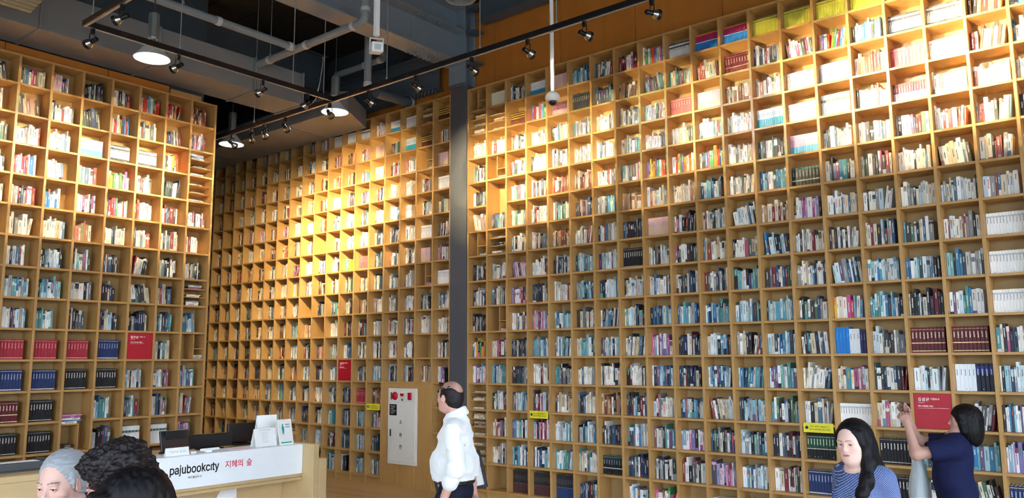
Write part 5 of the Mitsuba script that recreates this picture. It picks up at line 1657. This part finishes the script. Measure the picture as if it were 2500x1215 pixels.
# ---- the long-haired woman in the lattice blouse
def woman_long_hair():
    k = 0.878
    M = standing(*WOMAN, -27)
    H = np.eye(4)
    H[:3, 3] = (0.0, 0.045, 1.392)
    H = H @ rot((0, 0, 1), 8) @ rot((1, 0, 0), -3) @ rot((0, 1, 0), 3) @ np.diag([0.89, 0.92, 0.875, 1])
    A = [[(0.142 * x, -0.02, 1.37 * k), (0.190 * x, -0.04, 1.08 * k), (0.20 * x, 0.05, 0.86 * k)] for x in (-1, 1)]
    hs = [hand_solid(A[i][2], (0, 0.3, -0.95), (-x, 0, 0), (0, 1, 0.3), (15, 14, 10), 0.0, (0.4, 0.2), 0.9) for i, x in enumerate((-1, 1))]
    key = person("woman with long black hair in a blue lattice blouse in front of the right bookcase", M, H, k, True, "d6b3a6", arms=[(a, [0.043, 0.036, 0.025]) for a in A], hands=hs,
                 zfine=1.14, h=0.0033, face=dict(lip="b27478", brow="3a3030", brow_th=0.0026, blush=0.25))
    eye_parts(key, M @ H)
    s = torso(Solid(), k, True, 0.010)
    for a in A:
        sleeve(s, a[0], a[1], np.array(a[1]) * 0.4 + np.array(a[2]) * 0.6, (0.056, 0.054, 0.048))
    s.clip((0, 0, -1), -0.90 * k)
    s.cone((0, 0.0, 1.36 * k), (0, 0.05, 1.56 * k), 0.062, 0.10, 0.008, True)
    s.noise = folds(0.010, 8, 9, 21)
    garment(key, "blouse", s, M, "blouse_lattice", (-0.34, -0.24, 0.80), (0.34, 0.26, 1.40), 0.006)
    t = Solid()
    t.ball((0, -0.012, 0.92 * k), (0.185, 0.135, 0.12), 0.05)
    t.chain([(0.0, 0, 0.90 * k), (0.0, 0.0, 0.5 * k)], [0.165, 0.17], 0.05)
    t.clip((0, 0, 1), 0.93 * k)
    t.clip((0, 0, -1), -0.45 * k)
    garment(key, "skirt", t, M, "skirt_dark", (-0.26, -0.22, 0.36), (0.26, 0.22, 0.9), 0.009)
    hr = Solid()
    hr.ball((0, -0.022, 0.038), (0.080, 0.100, 0.092), 0.02)
    hr.ball((0, -0.055, -0.03), (0.076, 0.064, 0.10), 0.04)
    for x in (-1, 1):
        hr.chain([(0.064 * x, 0.035, 0.060), (0.078 * x, 0.030, 0.0), (0.076 * x, 0.012, -0.06)], [0.020, 0.016, 0.016], 0.02)
    hr.ball((0, 0.092, -0.022), (0.0625, 0.062, 0.092), 0.014, True)
    # the long fall of hair over her left shoulder and down the back
    hr.chain([(-0.065, -0.01, -0.03), (-0.085, 0.0, -0.12), (-0.088, 0.035, -0.22), (-0.065, 0.080, -0.30), (-0.025, 0.105, -0.35)], [0.032, 0.036, 0.040, 0.034, 0.014], 0.03)
    hr.chain([(-0.03, -0.07, -0.05), (-0.06, -0.075, -0.17), (-0.085, -0.05, -0.28)], [0.06, 0.055, 0.03], 0.04)
    hr.chain([(0.03, -0.075, -0.05), (0.03, -0.08, -0.15), (0.02, -0.08, -0.22)], [0.055, 0.045, 0.02], 0.04)
    hr = hr.moved(H)
    hr.noise = strands(0.0035, 190, 6)
    c = H[:3, 3]
    garment(key, "hair", hr, M, "hair_black", c - [0.19, 0.19, 0.42], c + [0.16, 0.20, 0.15], 0.004)
    put("earring", ply(under(moved(trimesh.creation.icosphere(2, 0.0042), -0.079, 0.004, -0.046), M @ H), "white_plastic", True), key)
    return key


# ---- the woman with the bob, photographing
def woman_bob():
    k = 0.868
    M = standing(*BOB, 24)
    M[:2, 3] += 0.075 * M[:2, 1]
    H = np.eye(4)
    H[:3, 3] = (0.0, -0.085, 1.375)
    H = H @ rot((0, 0, 1), 0) @ rot((1, 0, 0), 6) @ np.diag([0.97, 0.97, 0.97, 1])
    # near arm is her left (-x); both forearms raised, holding a phone before her
    L = [(-0.150, 0.0, 1.185), (-0.185, 0.265, 1.135), (-0.095, 0.305, 1.335)]
    R = [(0.150, 0.0, 1.195), (0.165, 0.235, 1.195), (0.075, 0.298, 1.395)]
    ph = np.array([-0.005, 0.332, 1.480])
    lh = hand_solid(L[2], (0.45, 0.30, 0.84), (0.85, 0.1, -0.45), (0.0, -0.9, 0.3), ((25, 50, 35), (25, 50, 35), (25, 50, 35), (25, 50, 35)), 0.05, (0.35, 0.5), 0.98)
    rh = hand_solid(R[2], (-0.35, 0.35, 0.86), (-0.9, 0.1, -0.4), (0.0, -0.9, 0.3), ((25, 50, 35), (25, 50, 35), (25, 50, 35), (25, 50, 35)), 0.05, (0.35, 0.5), 0.98)
    key = person("woman with a black bob in a navy T-shirt raising a phone with both hands", M, H, k, True, "b98f80", arms=((L, [0.050, 0.043, 0.026]), (R, [0.050, 0.043, 0.026])), hands=(lh, rh),
                 zfine=1.02, h=0.0042, face=dict(lip="a86066", brow="2a2224", brow_th=0.003, blush=0.3), belly=0.02)
    eye_parts(key, M @ H)
    s = torso(Solid(), k, True, 0.024, 0.03)
    for a in (L, R):
        e = np.array(a[0]) * 0.42 + np.array(a[1]) * 0.58
        s.cone(a[0], e, 0.078, 0.075, 0.04)
    s.clip((0, 0, -1), -0.78 * k)
    for a in (L, R):
        d = np.array(a[1]) - np.array(a[0])
        d /= np.linalg.norm(d)
        e = np.array(a[0]) * 0.42 + np.array(a[1]) * 0.58
        s.cone(e + d * 0.075, e + d * 0.16, 0.085, 0.085, 0.006, True)
    s.cone((0, 0.02, 1.385 * k), (0, -0.01, 1.56 * k), 0.060, 0.085, 0.008, True)
    s.ball((0, 0.085, 1.40 * k), (0.05, 0.05, 0.045), 0.01, True)
    s.noise = folds(0.012, 8, 8, 31)
    garment(key, "t_shirt", s, M, "tee_navy", (-0.34, -0.26, 0.62), (0.34, 0.34, 1.42), 0.006)
    t = Solid()
    t.ball((0, -0.012, 0.92 * k), (0.182, 0.132, 0.12), 0.05)
    legs(t, k, 0.028, 0.06)
    t.clip((0, 0, 1), 0.93 * k)
    garment(key, "trousers", t, M, "skirt_dark", (-0.26, -0.22, 0.02), (0.26, 0.22, 0.9), 0.010)
    hr = Solid()
    hr.ball((0, -0.022, 0.040), (0.088, 0.108, 0.096), 0.02)
    hr.ball((0, -0.045, -0.03), (0.094, 0.088, 0.095), 0.04)
    hr.ball((0, -0.058, -0.085), (0.090, 0.080, 0.085), 0.04)
    hr.ball((0, -0.066, -0.135), (0.074, 0.062, 0.055), 0.03)
    for x in (-1, 1):
        hr.chain([(0.07 * x, 0.03, 0.05), (0.084 * x, 0.022, -0.01), (0.080 * x, 0.005, -0.075)], [0.022, 0.02, 0.02], 0.02)
    hr.ball((0, 0.100, -0.045), (0.068, 0.066, 0.088), 0.010, True)
    hr.cone((0, 0.02, -0.2), (0, 0.0, -0.09), 0.06, 0.05, 0.02, True)
    hr.clip((0, 0.45, -1), 0.135)
    hr = hr.moved(H)
    hr.noise = strands(0.005, 150, 9)
    c = H[:3, 3]
    garment(key, "hair", hr, M, "hair_black", c - [0.16, 0.17, 0.19], c + [0.16, 0.16, 0.16], 0.004)
    kk = thing("smartphone", "dark smartphone held up by the woman with the bob", "phone")
    F = M @ trimesh.transformations.translation_matrix(ph) @ rot((1, 0, 0), -8)
    put("case", ply(under(bbox(-0.074, 0.074, -0.004, 0.004, -0.036, 0.036, 0.003), F), "black_plastic"), kk)
    put("screen", ply(under(box(-0.066, 0.066, -0.0046, -0.0041, -0.032, 0.032), F), "dark_grey"), kk)
    # tote bag from the crook of the far arm
    kk = thing("tote_bag", "pale blue-grey cloth tote bag hanging from the photographing woman's far arm", "bag")
    e = np.array(R[1])
    b = Solid()
    c0 = e + [0.02, 0.005, -0.17]
    b.ball(c0 + [0, 0.0, -0.16], (0.130, 0.062, 0.26), 0.03)
    b.ball(c0 + [0, 0.01, -0.25], (0.140, 0.070, 0.16), 0.05)
    b.clip((0, 0, 1), c0[2] + 0.055)
    b.noise = folds(0.016, 14, 5, 41)
    garment(kk, "pouch", b, M, "tote_cloth", c0 - [0.2, 0.16, 0.5], c0 + [0.2, 0.16, 0.12], 0.007)
    for x in (-0.05, 0.05):
        pts = [c0 + [x, -0.04, 0.0], c0 + [x * 0.6, -0.045, 0.13], e + [x * 0.3, -0.03, 0.047], e + [x * 0.3, 0.02, 0.050], c0 + [x * 0.6, 0.045, 0.13], c0 + [x, 0.04, 0.0]]
        t_, u_ = np.linspace(0, 1, len(pts)), np.linspace(0, 1, 28)
        pts = np.stack([np.interp(u_, t_, np.array(pts)[:, i]) for i in range(3)], 1)
        put("strap", ply(under(tube(pts, 0.008, 8), M), "tote_cloth", 40), kk)
    return key


# ---- three visitors close to the viewer at the left
def visitor(label, at, alpha, k, female, skin, hairfn, hair_mat, tilt, jacket, face, hairh=0.004, yaw=0, roll=0, grow=0.03):
    M = standing(*at, alpha)
    H = np.eye(4)
    H[:3, 3] = (0.0, 0.05 + 0.09 * math.sin(math.radians(tilt)), 1.585 * k - 0.03 * (1 - math.cos(math.radians(tilt))))
    M[:2, 3] -= (M[:3, :3] @ [0, H[1, 3], 0])[:2]             # AT is where the head is
    H = H @ rot((0, 0, 1), yaw) @ rot((0, 1, 0), roll) @ rot((1, 0, 0), -tilt)
    A = [[(0.165 * x, -0.02, 1.38 * k), (0.225 * x, -0.05, 1.09 * k), (0.21 * x, 0.05, 0.87 * k)] for x in (-1, 1)]
    hs = [hand_solid(A[i][2], (0, 0.3, -0.95), (-x, 0, 0), (0, 1, 0.3), (18, 16, 12), 0.0, (0.4, 0.2)) for i, x in enumerate((-1, 1))]
    key = person(label, M, H, k, female, skin, arms=[(a, [0.048, 0.041, 0.029]) for a in A], hands=hs, zfine=1.30, h=0.0038, face=face)
    eye_parts(key, M @ H)
    s = torso(Solid(), k, female, grow)
    for a in A:
        sleeve(s, a[0], a[1], a[2], (0.072, 0.066, 0.052))
    s.clip((0, 0, -1), -0.86 * k)
    s.cone((0, 0.0, 1.36 * k), (0, 0.05, 1.56 * k), 0.056, 0.085, 0.008, True)
    s.noise = folds(0.014, 7, 8, 51)
    garment(key, "jacket", s, M, jacket, (-0.36, -0.26, 0.76), (0.36, 0.28, 1.46), 0.008)
    t = Solid()
    t.ball((0, -0.012, 0.92 * k), (0.182, 0.132, 0.12), 0.05)
    legs(t, k, 0.026, 0.05)
    t.clip((0, 0, 1), 0.93 * k)
    garment(key, "trousers", t, M, "trousers_navy", (-0.26, -0.22, 0.02), (0.26, 0.22, 0.95), 0.012)
    hr = hairfn(Solid())
    nz = hr.noise
    hr = hr.moved(H)
    hr.noise = nz
    c = H[:3, 3]
    garment(key, "hair", hr, M, hair_mat, c - [0.17, 0.18, 0.24], c + [0.17, 0.17, 0.17], hairh)
    return key, M, H


def hair_old(s):
    s.ball((0, -0.024, 0.040), (0.083, 0.100, 0.090), 0.01)
    s.ball((0, -0.055, -0.02), (0.074, 0.064, 0.07), 0.03)
    for x in (-1, 1):
        s.cone((0.074 * x, 0.02, 0.03), (0.074 * x, 0.015, -0.03), 0.010, 0.006, 0.012)
    s.ball((0, 0.108, 0.012), (0.078, 0.085, 0.082), 0.02, True)
    for x in (-1, 1):
        s.ball((0.084 * x, -0.002, -0.016), (0.02, 0.022, 0.036), 0.008, True)
    s.cone((0, 0.0, -0.17), (0, -0.03, -0.10), 0.085, 0.066, 0.01, True)
    s.noise = strands(0.007, 120, 14, 1)
    return s


def hair_curly(s):
    s.ball((0, -0.028, 0.050), (0.098, 0.112, 0.098), 0.02)
    s.ball((0, -0.06, -0.02), (0.090, 0.075, 0.085), 0.04)
    s.ball((0, 0.03, 0.095), (0.07, 0.06, 0.035), 0.03)
    s.ball((0, 0.115, -0.03), (0.075, 0.08, 0.095), 0.02, True)
    for x in (-1, 1):
        s.ball((0.10 * x, 0.0, -0.02), (0.03, 0.024, 0.036), 0.01, True)
    s.cone((0, 0.0, -0.18), (0, -0.03, -0.115), 0.085, 0.07, 0.01, True)

    def curl(P):
        a = meshkit.noise(P * 55.0 + 3, 17) - 0.5
        b = meshkit.noise(P * 130.0 + 9, 18) - 0.5
        return (0.022 * a + 0.011 * b).astype(np.float32)
    s.noise = curl
    return s


def hair_bobbed(s):
    s.ball((0, -0.024, 0.042), (0.086, 0.106, 0.094), 0.02)
    s.ball((0, -0.05, -0.03), (0.088, 0.078, 0.10), 0.04)
    s.ball((0, -0.055, -0.09), (0.075, 0.06, 0.06), 0.04)
    for x in (-1, 1):
        s.chain([(0.02 * x, 0.075, 0.085), (0.058 * x, 0.085, 0.045), (0.072 * x, 0.075, -0.02), (0.070 * x, 0.06, -0.075)], [0.020, 0.016, 0.014, 0.010], 0.02)
    s.ball((0, 0.100, -0.045), (0.060, 0.062, 0.085), 0.012, True)
    for x in (-1, 1):
        s.ball((0.088 * x, 0.042, -0.035), (0.03, 0.020, 0.045), 0.008, True)
    s.noise = strands(0.007, 130, 24)
    return s


man_white_shirt()
woman_long_hair()
woman_bob()
visitor("elderly man with swept-back grey hair at the lower left, looking down", OLD, -78, 0.868, False, "c9a295", hair_old, "hair_grey", 12, "jacket_grey", dict(lip="b07a74", brow="6a625e", brow_th=0.003, blush=0.4))
visitor("visitor with tousled dark curly hair behind the grey-haired man, head bent", CURLY, -12, 0.912, False, "c08f86", hair_curly, "hair_brown", 24, "shirt_dark", dict(brow="221c1c", blush=0.6))
visitor("visitor with straight black hair seen from behind at the lower left, nearest the viewer", THIRD, -46, 0.893, True, "c79c86", hair_bobbed, "hair_black", 20, "shirt_dark", dict(brow="221c1c"))
